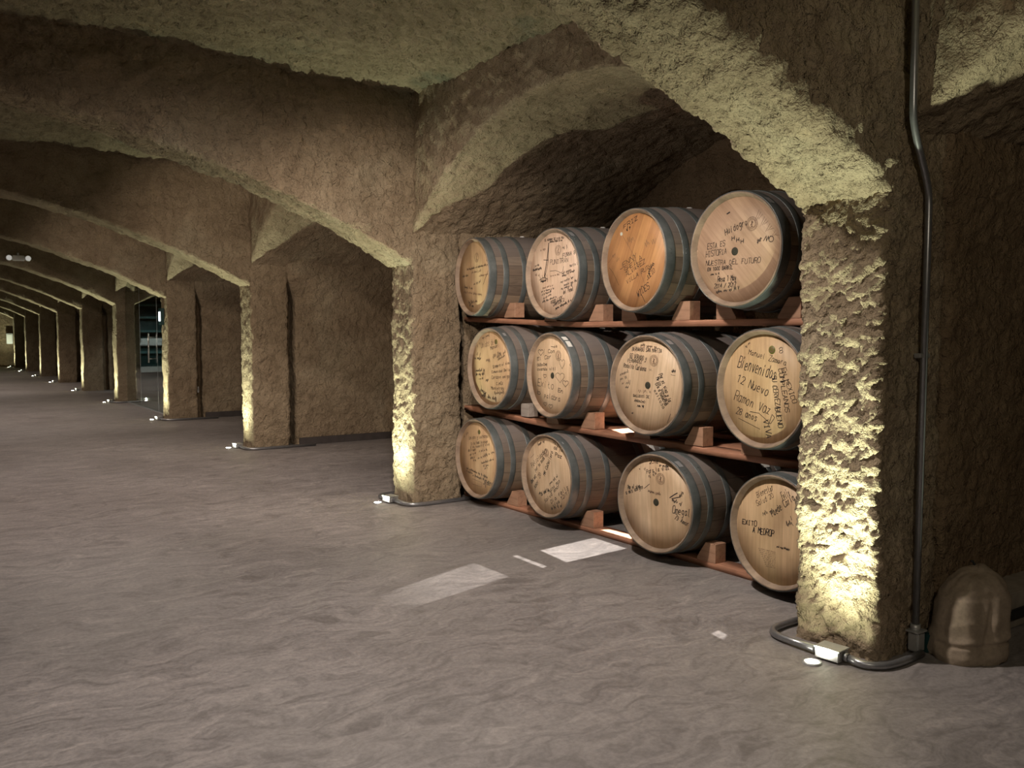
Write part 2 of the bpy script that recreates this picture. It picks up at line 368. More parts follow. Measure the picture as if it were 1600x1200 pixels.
def head_mat(name, c1, c2, angle, seed, patch=None):
    """oak head: boards side by side at an angle, fine grain along the boards"""
    m, nt, N, L, B = new_mat(name)
    tc = N.new('ShaderNodeTexCoord')
    v = mapping(N, L, tc.outputs['Object'], (1, 1, 1), (angle, 0, 0), (0, seed * 0.013, 0))
    sep = N.new('ShaderNodeSeparateXYZ'); L.new(v, sep.inputs[0])
    mu = N.new('ShaderNodeMath'); mu.operation = 'MULTIPLY'; mu.inputs[1].default_value = 11.0; L.new(sep.outputs[1], mu.inputs[0])
    fl = N.new('ShaderNodeMath'); fl.operation = 'FLOOR'; L.new(mu.outputs[0], fl.inputs[0])
    wn = N.new('ShaderNodeTexWhiteNoise'); wn.noise_dimensions = '1D'
    ad = N.new('ShaderNodeMath'); ad.operation = 'ADD'; ad.inputs[1].default_value = seed; L.new(fl.outputs[0], ad.inputs[0]); L.new(ad.outputs[0], wn.inputs['W'])
    r = ramp(N, [(0.0, c1), (1.0, c2)]); L.new(wn.outputs[0], r.inputs[0])
    g = noise(N, L, mapping(N, L, v, (1, 30, 2.2), (0, 0, 0), (seed, seed, 0)), 1.6, 6, 0.6, 0.6)
    rg = ramp(N, [(0.25, (0.78, 0.74, 0.70)), (0.6, (1.04, 1.03, 1.02))]); L.new(g.outputs[0], rg.inputs[0])
    col = mixc(N, L, 0.9, r.outputs[0], rg.outputs[0], 'MULTIPLY')
    fr = N.new('ShaderNodeMath'); fr.operation = 'FRACT'; L.new(mu.outputs[0], fr.inputs[0])
    rs = ramp(N, [(0.0, (0.55, 0.5, 0.45)), (0.02, (1, 1, 1)), (1.0, (1, 1, 1))]); L.new(fr.outputs[0], rs.inputs[0])
    col = mixc(N, L, 0.6, col, rs.outputs[0], 'MULTIPLY')
    sm = noise(N, L, tc.outputs['Object'], 5, 3, 0.5)
    r3 = ramp(N, [(0.3, (0.86, 0.82, 0.78)), (0.65, (1.06, 1.05, 1.04))]); L.new(sm.outputs[0], r3.inputs[0])
    col = mixc(N, L, 1.0, col, r3.outputs[0], 'MULTIPLY')
    L.new(col, B.inputs['Base Color']); B.inputs['Roughness'].default_value = 0.55
    L.new(bump(N, L, g.outputs[0], 0.0006, 0.5), B.inputs['Normal'])
    return m
INK = plain('black_marker_ink', (0.022, 0.018, 0.018), 0.5, 0, 40, 0.2)
INKB = plain('faded_ink', (0.17, 0.10, 0.065), 0.6, 0, 40, 0.2)
HOLE = plain('dark_bung_hole', (0.035, 0.032, 0.018), 0.8)
GREENS = plain('olive_sticker', (0.13, 0.12, 0.02), 0.5)
WHITES = plain('white_paper', (0.75, 0.73, 0.68), 0.7, 0, 30, 0.05)
SILVER = plain('silver_tag', (0.45, 0.46, 0.47), 0.35, 0.4, 60, 0.1)
STEEL = plain('grey_conduit', (0.30, 0.30, 0.31), 0.35, 0.75, 40, 0.1)
BOXM = plain('grey_junction_box', (0.42, 0.42, 0.41), 0.4, 0.5, 40, 0.1)
BLACKB = plain('black_rubber', (0.02, 0.02, 0.021), 0.6)
DARKTRIM = plain('dark_baseboard', (0.055, 0.045, 0.042), 0.6, 0, 12, 0.2)
CURB = plain('pale_curb', (0.30, 0.26, 0.21), 0.85, 0, 12, 0.2, 0.004)
CLOTH = plain('brown_canvas', (0.27, 0.215, 0.16), 0.95, 0, 60, 0.12, 0.0015)
CLOTH.node_tree.nodes['Principled BSDF'].inputs['Specular IOR Level'].default_value = 0.05
WHITEP = plain('white_plastic', (0.75, 0.74, 0.72), 0.4, 0, 30, 0.04)
TEAL = plain('dark_teal_plastic', (0.015, 0.05, 0.05), 0.4)
TEALG = plain('teal_shelf', (0.10, 0.20, 0.20), 0.3)
BRUSH = plain('brushed_steel', (0.75, 0.74, 0.70), 0.25, 0.9, 40, 0.05)
def emit(name, col, strength):
    m, nt, N, L, B = new_mat(name)
    tc = N.new('ShaderNodeTexCoord'); n = noise(N, L, tc.outputs['Object'], 20, 1)
    r = ramp(N, [(0.0, tuple(c * 0.97 for c in col)), (1.0, col)]); L.new(n.outputs[0], r.inputs[0])
    L.new(r.outputs[0], B.inputs['Emission Color']); B.inputs['Emission Strength'].default_value = strength
    B.inputs['Base Color'].default_value = (0.8, 0.8, 0.8, 1)
    return m
LENS = emit('lamp_lens', (1.0, 0.97, 0.82), 60)
EXITL = emit('exit_lamp_glow', (1.0, 0.98, 0.92), 0.35)
SIGNL = emit('sign_glow', (0.85, 0.95, 1.0), 3.0)
def glass_mat():
    m, nt, N, L, B = new_mat('door_glass')
    B.inputs['Base Color'].default_value = (0.86, 0.95, 0.92, 1); B.inputs['Roughness'].default_value = 0.02
    B.inputs['Transmission Weight'].default_value = 1.0; B.inputs['IOR'].default_value = 1.45
    return m
GLASS = glass_mat()

# ------------------------------------------------------------------ setting: floor, ceiling, walls
def floor():
    bm = bmesh.new()
    bm_box(bm, (0, 18.5, -0.1), (12.0, 46, 0.2))
    tag(bm_obj('floor', bm, FLOOR), kind='structure')
floor()

def ceil_z(X, Y):
    return CEIL + 0.09 * np.clip((3.32 - X) / 2.2, 0, 1) ** 0.8
def ceiling():
    # one continuous rough vault surface, finer where it is near
    ys = np.concatenate([np.arange(-3, 1.6, 0.12), np.arange(1.6, 6.4, 0.016), np.arange(6.4, 11, 0.035), np.arange(11, 41.2, 0.12)])
    xs = np.concatenate([np.arange(-5.6, 0, 0.12), np.arange(0, 3.6, 0.016)])
    Y, X = np.meshgrid(ys, xs, indexing='ij'); P = np.stack([X, Y, ceil_z(X, Y)], -1)
    d = plaster(P, 21, 2.6)
    P[..., 2] -= d
    tag(mesh_obj('ceiling', P, grid_faces(len(ys), len(xs), flip=False), STONE_G), kind='structure')
ceiling()

def rough_plane(name, U, V, fn, nrm, mat, seed, amp, kind='structure', flip=False):
    A, B = np.meshgrid(U, V, indexing='ij'); P = fn(A, B); n = np.array(nrm, float)
    P = P + n * plaster(P, seed, amp)[..., None]
    o = mesh_obj(name, P, grid_faces(len(U), len(V), flip=flip), mat)
    if kind: tag(o, kind=kind)
    return o
# back wall of all the bays
U = np.concatenate([np.arange(-3, 2.4, 0.08), np.arange(2.4, 6.8, 0.025), np.arange(6.8, 41, 0.1)])
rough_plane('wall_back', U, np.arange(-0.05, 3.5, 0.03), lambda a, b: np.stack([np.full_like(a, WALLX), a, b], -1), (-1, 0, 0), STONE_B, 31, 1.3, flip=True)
rough_plane('wall_left', np.arange(-3, 41.2, 0.25), np.arange(-0.05, 3.6, 0.2), lambda a, b: np.stack([np.full_like(a, -5.4), a, b], -1), (1, 0, 0), STONE, 33, 1.0)
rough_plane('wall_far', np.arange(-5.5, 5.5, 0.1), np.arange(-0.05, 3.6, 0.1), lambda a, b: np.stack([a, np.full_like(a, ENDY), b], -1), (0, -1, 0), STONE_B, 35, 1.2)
rough_plane('wall_rear', np.arange(-5.5, 5.5, 0.25), np.arange(-0.05, 3.6, 0.2), lambda a, b: np.stack([a, np.full_like(a, -2.6), b], -1), (0, 1, 0), STONE, 37, 1.0, flip=True)

def ring(xa, xb, ya, yb, z, r, step):
    """perimeter points and normals of a rounded rectangle"""
    pts, nr = [], []
    def line(p, q, n):
        k = max(2, int(math.dist(p, q) / step))
        for t in range(k): pts.append((p[0] + (q[0] - p[0]) * t / k, p[1] + (q[1] - p[1]) * t / k)); nr.append(n)
    def arc(cx, cy, a0):
        k = 5
        for t in range(k):
            a = a0 + (t / k) * math.pi / 2; pts.append((cx + r * math.cos(a), cy + r * math.sin(a))); nr.append((math.cos(a), math.sin(a)))
    line((xb, ya + r), (xb, yb - r), (1, 0)); arc(xb - r, yb - r, 0)
    line((xb - r, yb), (xa + r, yb), (0, 1)); arc(xa + r, yb - r, math.pi / 2)
    line((xa, yb - r), (xa, ya + r), (-1, 0)); arc(xa + r, ya + r, math.pi)
    line((xa + r, ya), (xb - r, ya), (0, -1)); arc(xb - r, ya + r, 1.5 * math.pi)
    return np.array(pts), np.array(nr)

PILLAR_LABELS = [
    'nearest rough plaster pillar, brightly uplit, right of the barrel rack',
    'uplit plaster pillar at the left end of the barrel rack',
    'third plaster pillar, beyond the empty walled bay left of the barrels',
    'fourth plaster pillar, just before the glass door',
    'fifth plaster pillar, on the far side of the glass door',
    'sixth plaster pillar, next beyond the one past the glass door',
    'seventh plaster pillar counted from the camera, a thin bright strip',
    'eighth plaster pillar counted from the camera, far down the hall',
    'ninth plaster pillar counted from the camera, last but one before the end wall',
    'tenth and farthest plaster pillar, next to the white box on the end wall']
BEAM_LABELS = [
    'nearest plaster arch beam, springing left from the pillar right of the barrels',
    'plaster arch beam springing left from the pillar left of the barrels',
    'third plaster arch beam over the hall, behind the one at the barrels',
    'fourth plaster arch beam, ending above the glass door pillar',
    'fifth plaster arch beam, with the twin emergency light on its face',
    'sixth plaster arch beam over the hall, right behind the emergency light',
    'seventh plaster arch beam counted from the camera',
    'eighth plaster arch beam counted from the camera',
    'ninth plaster arch beam counted from the camera',
    'tenth and farthest plaster arch beam, before the end wall']
def soffit_z(x):
    R = 9.4; d = np.clip(x + 1.0, -6, 6); return 3.0 - (R - np.sqrt(R * R - d * d))
RES = [0.009, 0.014, 0.022, 0.03, 0.05, 0.06, 0.07, 0.07, 0.08, 0.08]
for i in range(10):
    st = RES[i]
    pts, nr = ring(PX, BACKX, NEAR[i], FAR[i], 0, 0.035, st)
    zs = np.arange(0.0, 3.34, st * 1.1)
    P = np.zeros((len(pts), len(zs), 3)); P[..., 0] = pts[:, 0:1]; P[..., 1] = pts[:, 1:2]; P[..., 2] = zs[None]
    Nn = np.zeros_like(P); Nn[..., 0] = nr[:, 0:1]; Nn[..., 1] = nr[:, 1:2]
    d = plaster(P, 5 + i, 1.35 if i < 2 else 1.1)
    if i == 0:   # rough lips on the aisle face
        d = d + 0.009 * sstep(fbm(P * np.array([1, 8, 15]) + 3 + 0.5 * P[..., 1:2] * np.array([0, 0, 9.]), 3, 77), 0.03, 0.16) * np.clip(-Nn[..., 0], 0, 1)
    P = P + Nn * d[..., None]
    tag(mesh_obj('stone_pillar', P, grid_faces(len(pts), len(zs), wrap=True), STONE), PILLAR_LABELS[i], 'pillar', 'pillars along the hall')

    # arch beam across the aisle
    y0, y1 = (2.11, 2.56) if i == 0 else (NEAR[i] + 0.02, FAR[i])
    xs = np.concatenate([np.arange(-5.3, 0.2, 0.14), np.arange(0.2, 3.40 if i else 3.345, max(0.012, st * 1.2))])
    prof, pn = [], []        # (y, dz above soffit, ny, nz)
    H = 1.5; r = 0.03; rn = 0.09 if i == 0 else 0.03; k1 = max(3, int(0.9 / max(0.014, st * 1.2))); k2 = max(3, int((y1 - y0) / max(0.012, st)))
    tt = np.linspace(0, 1, k1) ** 1.0
    for t in tt[:-1]: prof.append((y0, rn + (1 - t) * H)); pn.append((-1, 0))
    for t in range(5):
        a = t / 5 * math.pi / 2; prof.append((y0 + rn - rn * math.cos(a), rn - rn * math.sin(a))); pn.append((-math.cos(a), -math.sin(a)))
    for t in range(k2): prof.append((y0 + rn + (y1 - y0 - rn - r) * t / k2, 0)); pn.append((0, -1))
    for t in range(5):
        a = t / 5 * math.pi / 2; prof.append((y1 - r + r * math.sin(a), r - r * math.cos(a))); pn.append((math.sin(a), -math.cos(a)))
    for t in np.linspace(0, 1, 12): prof.append((y1, r + t * H)); pn.append((1, 0))
    prof = np.array(prof); pn = np.array(pn)
    P = np.zeros((len(xs), len(prof), 3)); P[..., 0] = xs[:, None]; P[..., 1] = prof[None, :, 0]
    sz = soffit_z(xs)[:, None]
    P[..., 2] = np.minimum(sz + prof[None, :, 1], 3.5)
    Nn = np.zeros_like(P); Nn[..., 1] = pn[None, :, 0]; Nn[..., 2] = pn[None, :, 1]
    P = P + Nn * plaster(P, 55 + i, 1.9 if i < 2 else 1.4)[..., None]
    tag(mesh_obj('stone_arch_beam', P, grid_faces(len(xs), len(prof)), STONE), BEAM_LABELS[i], 'arch', 'arch beams across the hall')

# arcade vault over every bay: face towards the aisle and the soffit running to the back wall
def bay_vault(name, ya, yb, seed, step, zs=2.20, zp=2.96, PX=PX):
    half = (yb - ya) / 2; mid = (ya + yb) / 2; rise = zp - zs; R = (half * half + rise * rise) / (2 * rise)
    sy = np.arange(ya - 0.02, yb + 0.02 + step, step)
    az = zp - (R - np.sqrt(np.maximum(R * R - (sy - mid) ** 2, 0.01)))
    prof = []; n = []
    for t in np.linspace(0, 1, max(4, int(0.5 / step))): prof.append((PX + 0.005, 1 - t)); n.append((-1, 0))
    k = max(4, int((WALLX - PX) / step / 1.3))
    for t in np.linspace(0, 1, k + 1)[1:]: prof.append((PX + 0.005 + (WALLX - PX + 0.03) * t, 0)); n.append((0, -1))
    prof = np.array(prof); n = np.array(n); nf = n.copy(); nf[len(n) - k - 1] = (-0.7, -0.7)
    P = np.zeros((len(sy), len(prof), 3)); P[..., 1] = sy[:, None]; P[..., 0] = prof[None, :, 0]
    P[..., 2] = az[:, None] + prof[None, :, 1] * (3.45 - az[:, None])
    sl = -(sy - mid) / np.sqrt(np.maximum(R * R - (sy - mid) ** 2, 0.01)); nl = np.sqrt(1 + sl * sl)
    Nn = np.zeros_like(P)
    Nn[..., 0] = nf[None, :, 0]
    Nn[..., 2] = nf[None, :, 1] / nl[:, None]; Nn[..., 1] = -nf[None, :, 1] * (sl / nl)[:, None]
    P = P + Nn * plaster(P, seed, 1.4)[..., None]
    tag(mesh_obj(name, P, grid_faces(len(sy), len(prof), flip=True), STONE), kind='structure')
bay_vault('ceiling_bay', -2.0, 2.15, 90, 0.018, zs=2.25, PX=3.46)
bay_vault('ceiling_bay', FAR[0], NEAR[1], 91, 0.018)
for i in range(1, 9):
    bay_vault('ceiling_bay', FAR[i], NEAR[i + 1], 92 + i, 0.03 if i < 3 else 0.08)

# cross walls behind every pillar (a narrow slot separates them from the pillar)
def cross_wall(i, z1=3.2):
    ya, yb = NEAR[i] + (0.05, 0.16, 0.11, 0.16, .1, .1, .1, .1, .1, .1)[i], FAR[i] - 0.03; xa, xb = 3.89, WALLX + 0.1
    st = [0.016, 0.022, 0.024, 0.035, 0.06, 0.07, 0.08, 0.08, 0.08, 0.08][i]
    pts, nr = ring(xa, xb, ya, yb, 0, 0.03, st); zs = np.arange(0, z1, st * 1.1)
    P = np.zeros((len(pts), len(zs), 3)); P[..., 0] = pts[:, 0:1]; P[..., 1] = pts[:, 1:2]; P[..., 2] = zs[None]
    Nn = np.zeros_like(P); Nn[..., 0] = nr[:, 0:1]; Nn[..., 1] = nr[:, 1:2]
    near = np.clip(-Nn[..., 1], 0, 1); up = sstep(P[..., 2], 1.75, 2.2)
    P = P + Nn * plaster(P, 130 + i, 1.2)[..., None]
    P[..., 1] -= near * up * (ya - NEAR[i] + 0.02)
    P[..., 0] -= 0.15 * sstep(P[..., 2], 1.80, 2.12) * (pts[:, 0:1] < xa + 0.05)
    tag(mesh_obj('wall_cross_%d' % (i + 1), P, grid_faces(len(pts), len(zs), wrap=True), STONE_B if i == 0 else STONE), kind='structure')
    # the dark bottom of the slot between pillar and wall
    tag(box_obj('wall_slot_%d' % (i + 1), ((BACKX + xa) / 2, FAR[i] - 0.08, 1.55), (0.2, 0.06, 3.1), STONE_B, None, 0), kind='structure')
for i in (0, 1, 2, 3, 5, 6, 7, 8, 9): cross_wall(i)      # the room behind the glass door is open
for i in (1, 2, 3):
    tag(box_obj('baseboard_%d' % i, ((3.92 + WALLX) / 2, NEAR[i] + (0, .14, .09, .14)[i], 0.045), (WALLX - 3.92, 0.03, 0.09), DARKTRIM), kind='structure')
tag(box_obj('baseboard_curb', ((4.12 + WALLX) / 2, 2.12, 0.085), (WALLX - 4.12, 0.18, 0.17), CURB, None, 0.006), kind='structure')

# ------------------------------------------------------------------ single-stroke marker lettering
FONT = {
 'A': ('02 28 42','14 34'), 'B': ('02 08 38 47 46 35 05','35 44 43 32 02'), 'C': ('47 38 18 07 03 12 32 43',), 'D': ('02 08 28 46 44 22 02',),
 'E': ('48 08 02 42','05 35'), 'F': ('48 08 02','05 35'), 'G': ('47 38 18 07 03 12 32 43 45 25',), 'H': ('08 02','48 42','05 45'), 'I': ('18 38','28 22','12 32'),
 'J': ('48 43 32 12 03',), 'K': ('08 02','48 05 42'), 'L': ('08 02 42',), 'M': ('02 08 25 48 42',), 'N': ('02 08 42 48',), 'O': ('18 07 03 12 32 43 47 38 18',),
 'P': ('02 08 38 47 46 35 05',), 'Q': ('18 07 03 12 32 43 47 38 18','24 42'), 'R': ('02 08 38 47 46 35 05','25 42'), 'S': ('47 38 18 07 06 15 35 44 43 32 12 03',),
 'T': ('08 48','28 22'), 'U': ('08 03 12 32 43 48',), 'V': ('08 22 48',), 'W': ('08 12 26 32 48',), 'X': ('08 42','48 02'), 'Y': ('08 25 48','25 22'), 'Z': ('08 48 02 42',),
 'a': ('35 26 16 05 03 12 22 34','36 33 42'), 'b': ('08 02','05 26 36 44 43 32 12 03'), 'c': ('35 26 16 05 03 12 22 33',), 'd': ('38 32','35 26 16 05 03 12 22 33'),
 'e': ('04 34 35 26 16 05 03 12 32',), 'f': ('37 28 17 12','05 25'), 'g': ('35 26 16 05 04 13 23 34','36 31 20 10'), 'h': ('08 02','04 16 26 35 32'), 'i': ('16 12','18 17'),
 'j': ('26 21 10 00','28 27'), 'k': ('08 02','36 04 32'), 'l': ('18 13 22',), 'm': ('06 02','05 16 25 22','25 36 45 42'), 'n': ('06 02','04 16 26 35 32'),
 'o': ('16 05 03 12 22 33 35 26 16',), 'p': ('06 00','05 16 26 35 34 23 03'), 'q': ('36 30','35 26 16 05 04 13 33'), 'r': ('06 02','04 16 26'), 's': ('35 26 16 05 24 33 22 02',),
 't': ('18 13 22 32','05 26'), 'u': ('06 03 12 22 34','36 32'), 'v': ('06 22 36',), 'w': ('06 12 25 32 46',), 'x': ('06 32','36 02'), 'y': ('06 13 23','36 20 00'), 'z': ('06 36 02 32',),
 '0': ('18 06 03 22 43 46 28 18',), '1': ('07 28 22',), '2': ('07 18 38 47 46 02 42',), '3': ('07 28 47 35 15','35 44 33 12 03'), '4': ('32 38 04 44',), '5': ('48 08 05 35 44 33 12 02',),
 '6': ('38 16 03 22 33 44 35 05',), '7': ('08 48 12',), '8': ('18 07 15 35 43 32 12 03 15','35 47 38 18'), '9': ('45 15 07 18 38 47 42',), '.': ('22 23',), ':': ('23 24','26 27'),
 '-': ('15 35',), '/': ('02 48',), '+': ('15 35','26 24'), '~': ('04 15 24 35 44',), "'": ('18 17',), '*': ('13 37','17 33','05 45'),
}
class Ink:
    """ribbons on the head plane; (u, v) = metres right / up as the viewer sees the head"""
    def __init__(s, x): s.x = x; s.V = []; s.F = []
    def line(s, pts, w):
        w *= 0.72
        for k in range(len(pts) - 1):
            (a, b), (c, d) = pts[k], pts[k + 1]
            dx, dy = c - a, d - b; l = math.hypot(dx, dy)
            if l < 1e-5: continue
            dx, dy = dx / l, dy / l; nx, ny = -dy * w / 2, dx * w / 2; ex, ey = dx * w * 0.35, dy * w * 0.35
            q = [(a - ex + nx, b - ey + ny), (a - ex - nx, b - ey - ny), (c + ex - nx, d + ey - ny), (c + ex + nx, d + ey + ny)]
            if any(math.hypot(*p) > s.lim for p in q): continue
            n = len(s.V); s.V += [(s.x, -p[0], p[1]) for p in q]; s.F.append((n, n + 1, n + 2, n + 3))
    def build(s, name, mat, parent):
        if s.F: return mesh_obj(name, s.V, s.F, mat, parent, smooth=False)

def wobble(rnd, a): return (rnd.random() - 0.5) * 2 * a

# ------------------------------------------------------------------ barrels
L_B = 0.93
def prof_r(x, k=1.0):
    t = (x / L_B) * 2 - 1
    return (0.338 - 0.031 * abs(t) ** 1.7) * k
def make_barrel(name, label, X, Y, Z, k, yaw, roll, hm, seed, draw, hole=None, sticker=None, tags=()):
    root = empty(name, (X, Y, Z), (0, 0, yaw))
    tag(root, label, 'barrel', 'oak wine barrels on the rack')
    rin = 0.282 * k
    # staves: outside, chime end grain, inner side of the rim
    xs = np.linspace(0.012, L_B - 0.012, 26)
    ro = prof_r(0) * k
    pr = [(0.036, rin - 0.002), (0.030, rin + 0.001), (0.002, ro - 0.011), (0.0, ro - 0.009), (0.0, ro - 0.003), (0.003, ro - 0.001)]
    n_rim = len(pr)
    pr += [(x, prof_r(x) * k) for x in xs]
    pr += [(L_B, prof_r(L_B) * k - 0.006), (L_B, rin + 0.006), (L_B - 0.03, rin - 0.002)]
    n = 96; V, F = revolve(pr, n)
    st = mesh_obj('staves', V, F, STAVE, root)
    st.data.materials.append(CHIME)
    m = len(pr) - 1
    idx = np.tile((np.arange(m) < n_rim - 1).astype(np.int32), n); st.data.polygons.foreach_set('material_index', idx)
    # head boards, slightly bellied
    hx = 0.031
    V, F = revolve([(hx, 0.0005), (hx, rin * 0.5), (hx, rin + 0.003), (hx + 0.02, rin + 0.003)], 72)
    mesh_obj('head', V, F, hm, root, smooth=False)
    V, F = revolve([(L_B - hx, rin + 0.003), (L_B - hx, 0.0005)], 48)
    mesh_obj('rear_head', V, F, CHIME, root, smooth=False)
    # six hoops
    for a, b in ((0.003, 0.066), (0.122, 0.168), (0.282, 0.326), (L_B - 0.326, L_B - 0.282), (L_B - 0.168, L_B - 0.122), (L_B - 0.066, L_B - 0.003)):
        ra, rb = prof_r(a) * k + 0.0035, prof_r(b) * k + 0.0035
        V, F = revolve([(a + 0.002, ra - 0.004), (a, ra - 0.001), (a + 0.003, ra), (b - 0.003, rb), (b, rb - 0.001), (b - 0.002, rb - 0.004)], n)
        h = mesh_obj('hoop', V, F, HOOP, root)
        # rivet head with the overlap of the strap
        bm = bmesh.new()
        for da in (0.0, 0.07):
            ang = 0.9 + seed * 0.7 + da; rr = (ra + rb) / 2
            bmesh.ops.create_uvsphere(bm, u_segments=8, v_segments=6, radius=0.006, matrix=Matrix.Translation(((a + b) / 2, rr * math.cos(ang), rr * math.sin(ang))) @ Matrix.Diagonal((1, 0.6, 0.6, 1)))
        bm_obj('rivet', bm, HOOP, h, True)
    # writing
    rnd = random.Random(seed)
    dark = Ink(hx - 0.0012); faint = Ink(hx - 0.0009); dark.lim = faint.lim = rin * 0.985
    draw(dark, faint, rin, rnd)
    dark.build('handwriting', INK, root)
    w = faint.build('stamp', INKB, root)
    if w: tag(w, 'faded crest stamp and pale writing')
    if hole is not None:
        V, F = revolve([(hx - 0.0025, 0.0005), (hx - 0.0025, 0.012), (hx - 0.0020, 0.021), (hx, 0.0225)], 28); V = V * np.array([1, 1, 1]) + np.array([0, -hole[0] * rin, hole[1] * rin])
        mesh_obj('bung', V, F, HOLE, root)
    if sticker is not None:
        u, v, mat_, r_, nm = sticker
        V, F = revolve([(hx - 0.0022, 0.0005), (hx - 0.0022, r_ - 0.001), (hx, r_)], 28); V = V + np.array([0, -u * rin, v * rin])
        mesh_obj('round_sticker', V, F, mat_, root)
        if mat_ is GREENS:
            V, F = revolve([(hx - 0.0030, r_ * 0.35), (hx - 0.0030, r_ * 0.6)], 20); V = V + np.array([0, -u * rin, v * rin])
            mesh_obj('sticker_emblem', V, F, INKB, root)
    for (ang0, ang1, xa, xb, mt) in tags:      # paper tags wrapped on the hoop
        aa = np.linspace(ang0, ang1, 6); xx = np.array([xa, xb]); A, B = np.meshgrid(aa, xx, indexing='ij')
        R = prof_r((xa + xb) / 2) * k + 0.0052
        P = np.stack([B, -R * np.sin(A), R * np.cos(A)], -1)
        mesh_obj('hoop_tag', P, grid_faces(6, 2), mt, root)
    # silicone bung on top of the bilge
    V, F = revolve([(0, 0.020), (0.006, 0.020), (0.012, 0.016), (0.012, 0.0005)], 20)
    Vz = np.stack([V[:, 1] + L_B / 2, V[:, 2], V[:, 0] + 0.338 * k - 0.003], -1)
    mesh_obj('top_bung', Vz, F, WHITEP, root)
    return root

def pixmap(cx, cy, a, b, rin):
    return lambda x, y: ((x - cx) / a * rin, -(y - cy) / b * rin)
def W_(ink, rnd, pm, text, x0, y0, x1, y1, h, w=0.0042, jit=0.12):
    """text from crop pixel (x0,y0) to (x1,y1) (baseline), h = capital height in crop pixels"""
    p0 = pm(x0, y0); p1 = pm(x1, y1); q = pm(x0, y0 - h); H = q[1] - p0[1]
    dx, dy = p1[0] - p0[0], p1[1] - p0[1]; Lh = math.hypot(dx, dy); ux, uy = dx / Lh, dy / Lh; vx, vy = -uy, ux
    adv = 5.0; tot = adv * len(text); sx = Lh / tot; sy = H / 6.0; pos = 0
    for ch in text:
        sc = 1 + wobble(rnd, 0.12); oy = wobble(rnd, 0.3)
        for stt in FONT.get(ch, ()):
            g = [(int(c[0]), int(c[1])) for c in stt.split()]
            pts = []
            for (gx, gy) in g:
                X = (pos + gx * sc * 0.95 + wobble(rnd, jit)) * sx; Y = ((gy - 2) * sc + oy + wobble(rnd, jit)) * sy
                X += Y * 0.12
                pts.append((p0[0] + ux * X + vx * Y, p0[1] + uy * X + vy * Y))
            ink.line(pts, w)
        pos += adv
def scrib(ink, rnd, pm, x0, y0, x1, y1, h, w=0.0034):
    """cursive line too small to read"""
    p0 = pm(x0, y0); p1 = pm(x1, y1); H = pm(x0, y0 - h)[1] - p0[1]
    dx, dy = p1[0] - p0[0], p1[1] - p0[1]; Lh = math.hypot(dx, dy); ux, uy = dx / Lh, dy / Lh; vx, vy = -uy, ux
    t = 0; pts = []; step = max(0.0035, abs(H) * 0.42); up = False
    while t < Lh:
        if rnd.random() < 0.13 and len(pts) > 3:
            ink.line(pts, w); pts = []; t += step * 1.2; continue
        amp = H * (rnd.choice([0.5, 0.55, 0.6, 1.0]) if up else rnd.choice([0.0, 0.05, 0.0, -0.3])); up = not up
        pts.append((p0[0] + ux * (t + wobble(rnd, step * .3)) + vx * amp, p0[1] + uy * t + vy * amp)); t += step * 0.55
    if len(pts) > 1: ink.line(pts, w)
def poly(ink, pm, pts, w=0.004): ink.line([pm(*p) for p in pts], w)
def circ(ink, pm, cx, cy, rpx, b, rin, w=0.003, n=28, sq=1.0):
    c = pm(cx, cy); r = rpx / b * rin
    ink.line([(c[0] + r * sq * math.cos(2 * math.pi * k / n), c[1] + r * math.sin(2 * math.pi * k / n)) for k in range(n + 1)], w)
def crest(ink, rnd, pm, cx, cy, rpx, b, rin):
    circ(ink, pm, cx, cy, rpx, b, rin, 0.0022); circ(ink, pm, cx, cy, rpx * 0.62, b, rin, 0.0020)
    c = pm(cx, cy); r = rpx / b * rin
    for k in range(26):
        a = 2 * math.pi * k / 26
        ink.line([(c[0] + r * 0.70 * math.cos(a), c[1] + r * 0.70 * math.sin(a)), (c[0] + r * 0.90 * math.cos(a + 0.05), c[1] + r * 0.90 * math.sin(a + 0.05))], 0.003)
    ink.line([(c[0], c[1] - r * 0.45), (c[0], c[1] + r * 0.4)], 0.008); ink.line([(c[0] - r * 0.25, c[1] - r * 0.2), (c[0] + r * 0.2, c[1] + r * 0.25)], 0.005)
    ink.line([(c[0] - r * 0.3, c[1] - r * 0.45), (c[0] + r * 0.3, c[1] - r * 0.45)], 0.003)
def heart(ink, pm, cx, cy, wpx, hpx, w=0.004):
    pts = []
    for k in range(17):
        t = 2 * math.pi * k / 16 + 0.15
        pts.append((cx + wpx / 2 * math.sin(t) ** 3, cy - hpx / 2 * (0.8125 * math.cos(t) - 0.3125 * math.cos(2 * t) - 0.125 * math.cos(3 * t) - 0.0625 * math.cos(4 * t)) ))
    poly(ink, pm, pts, w)

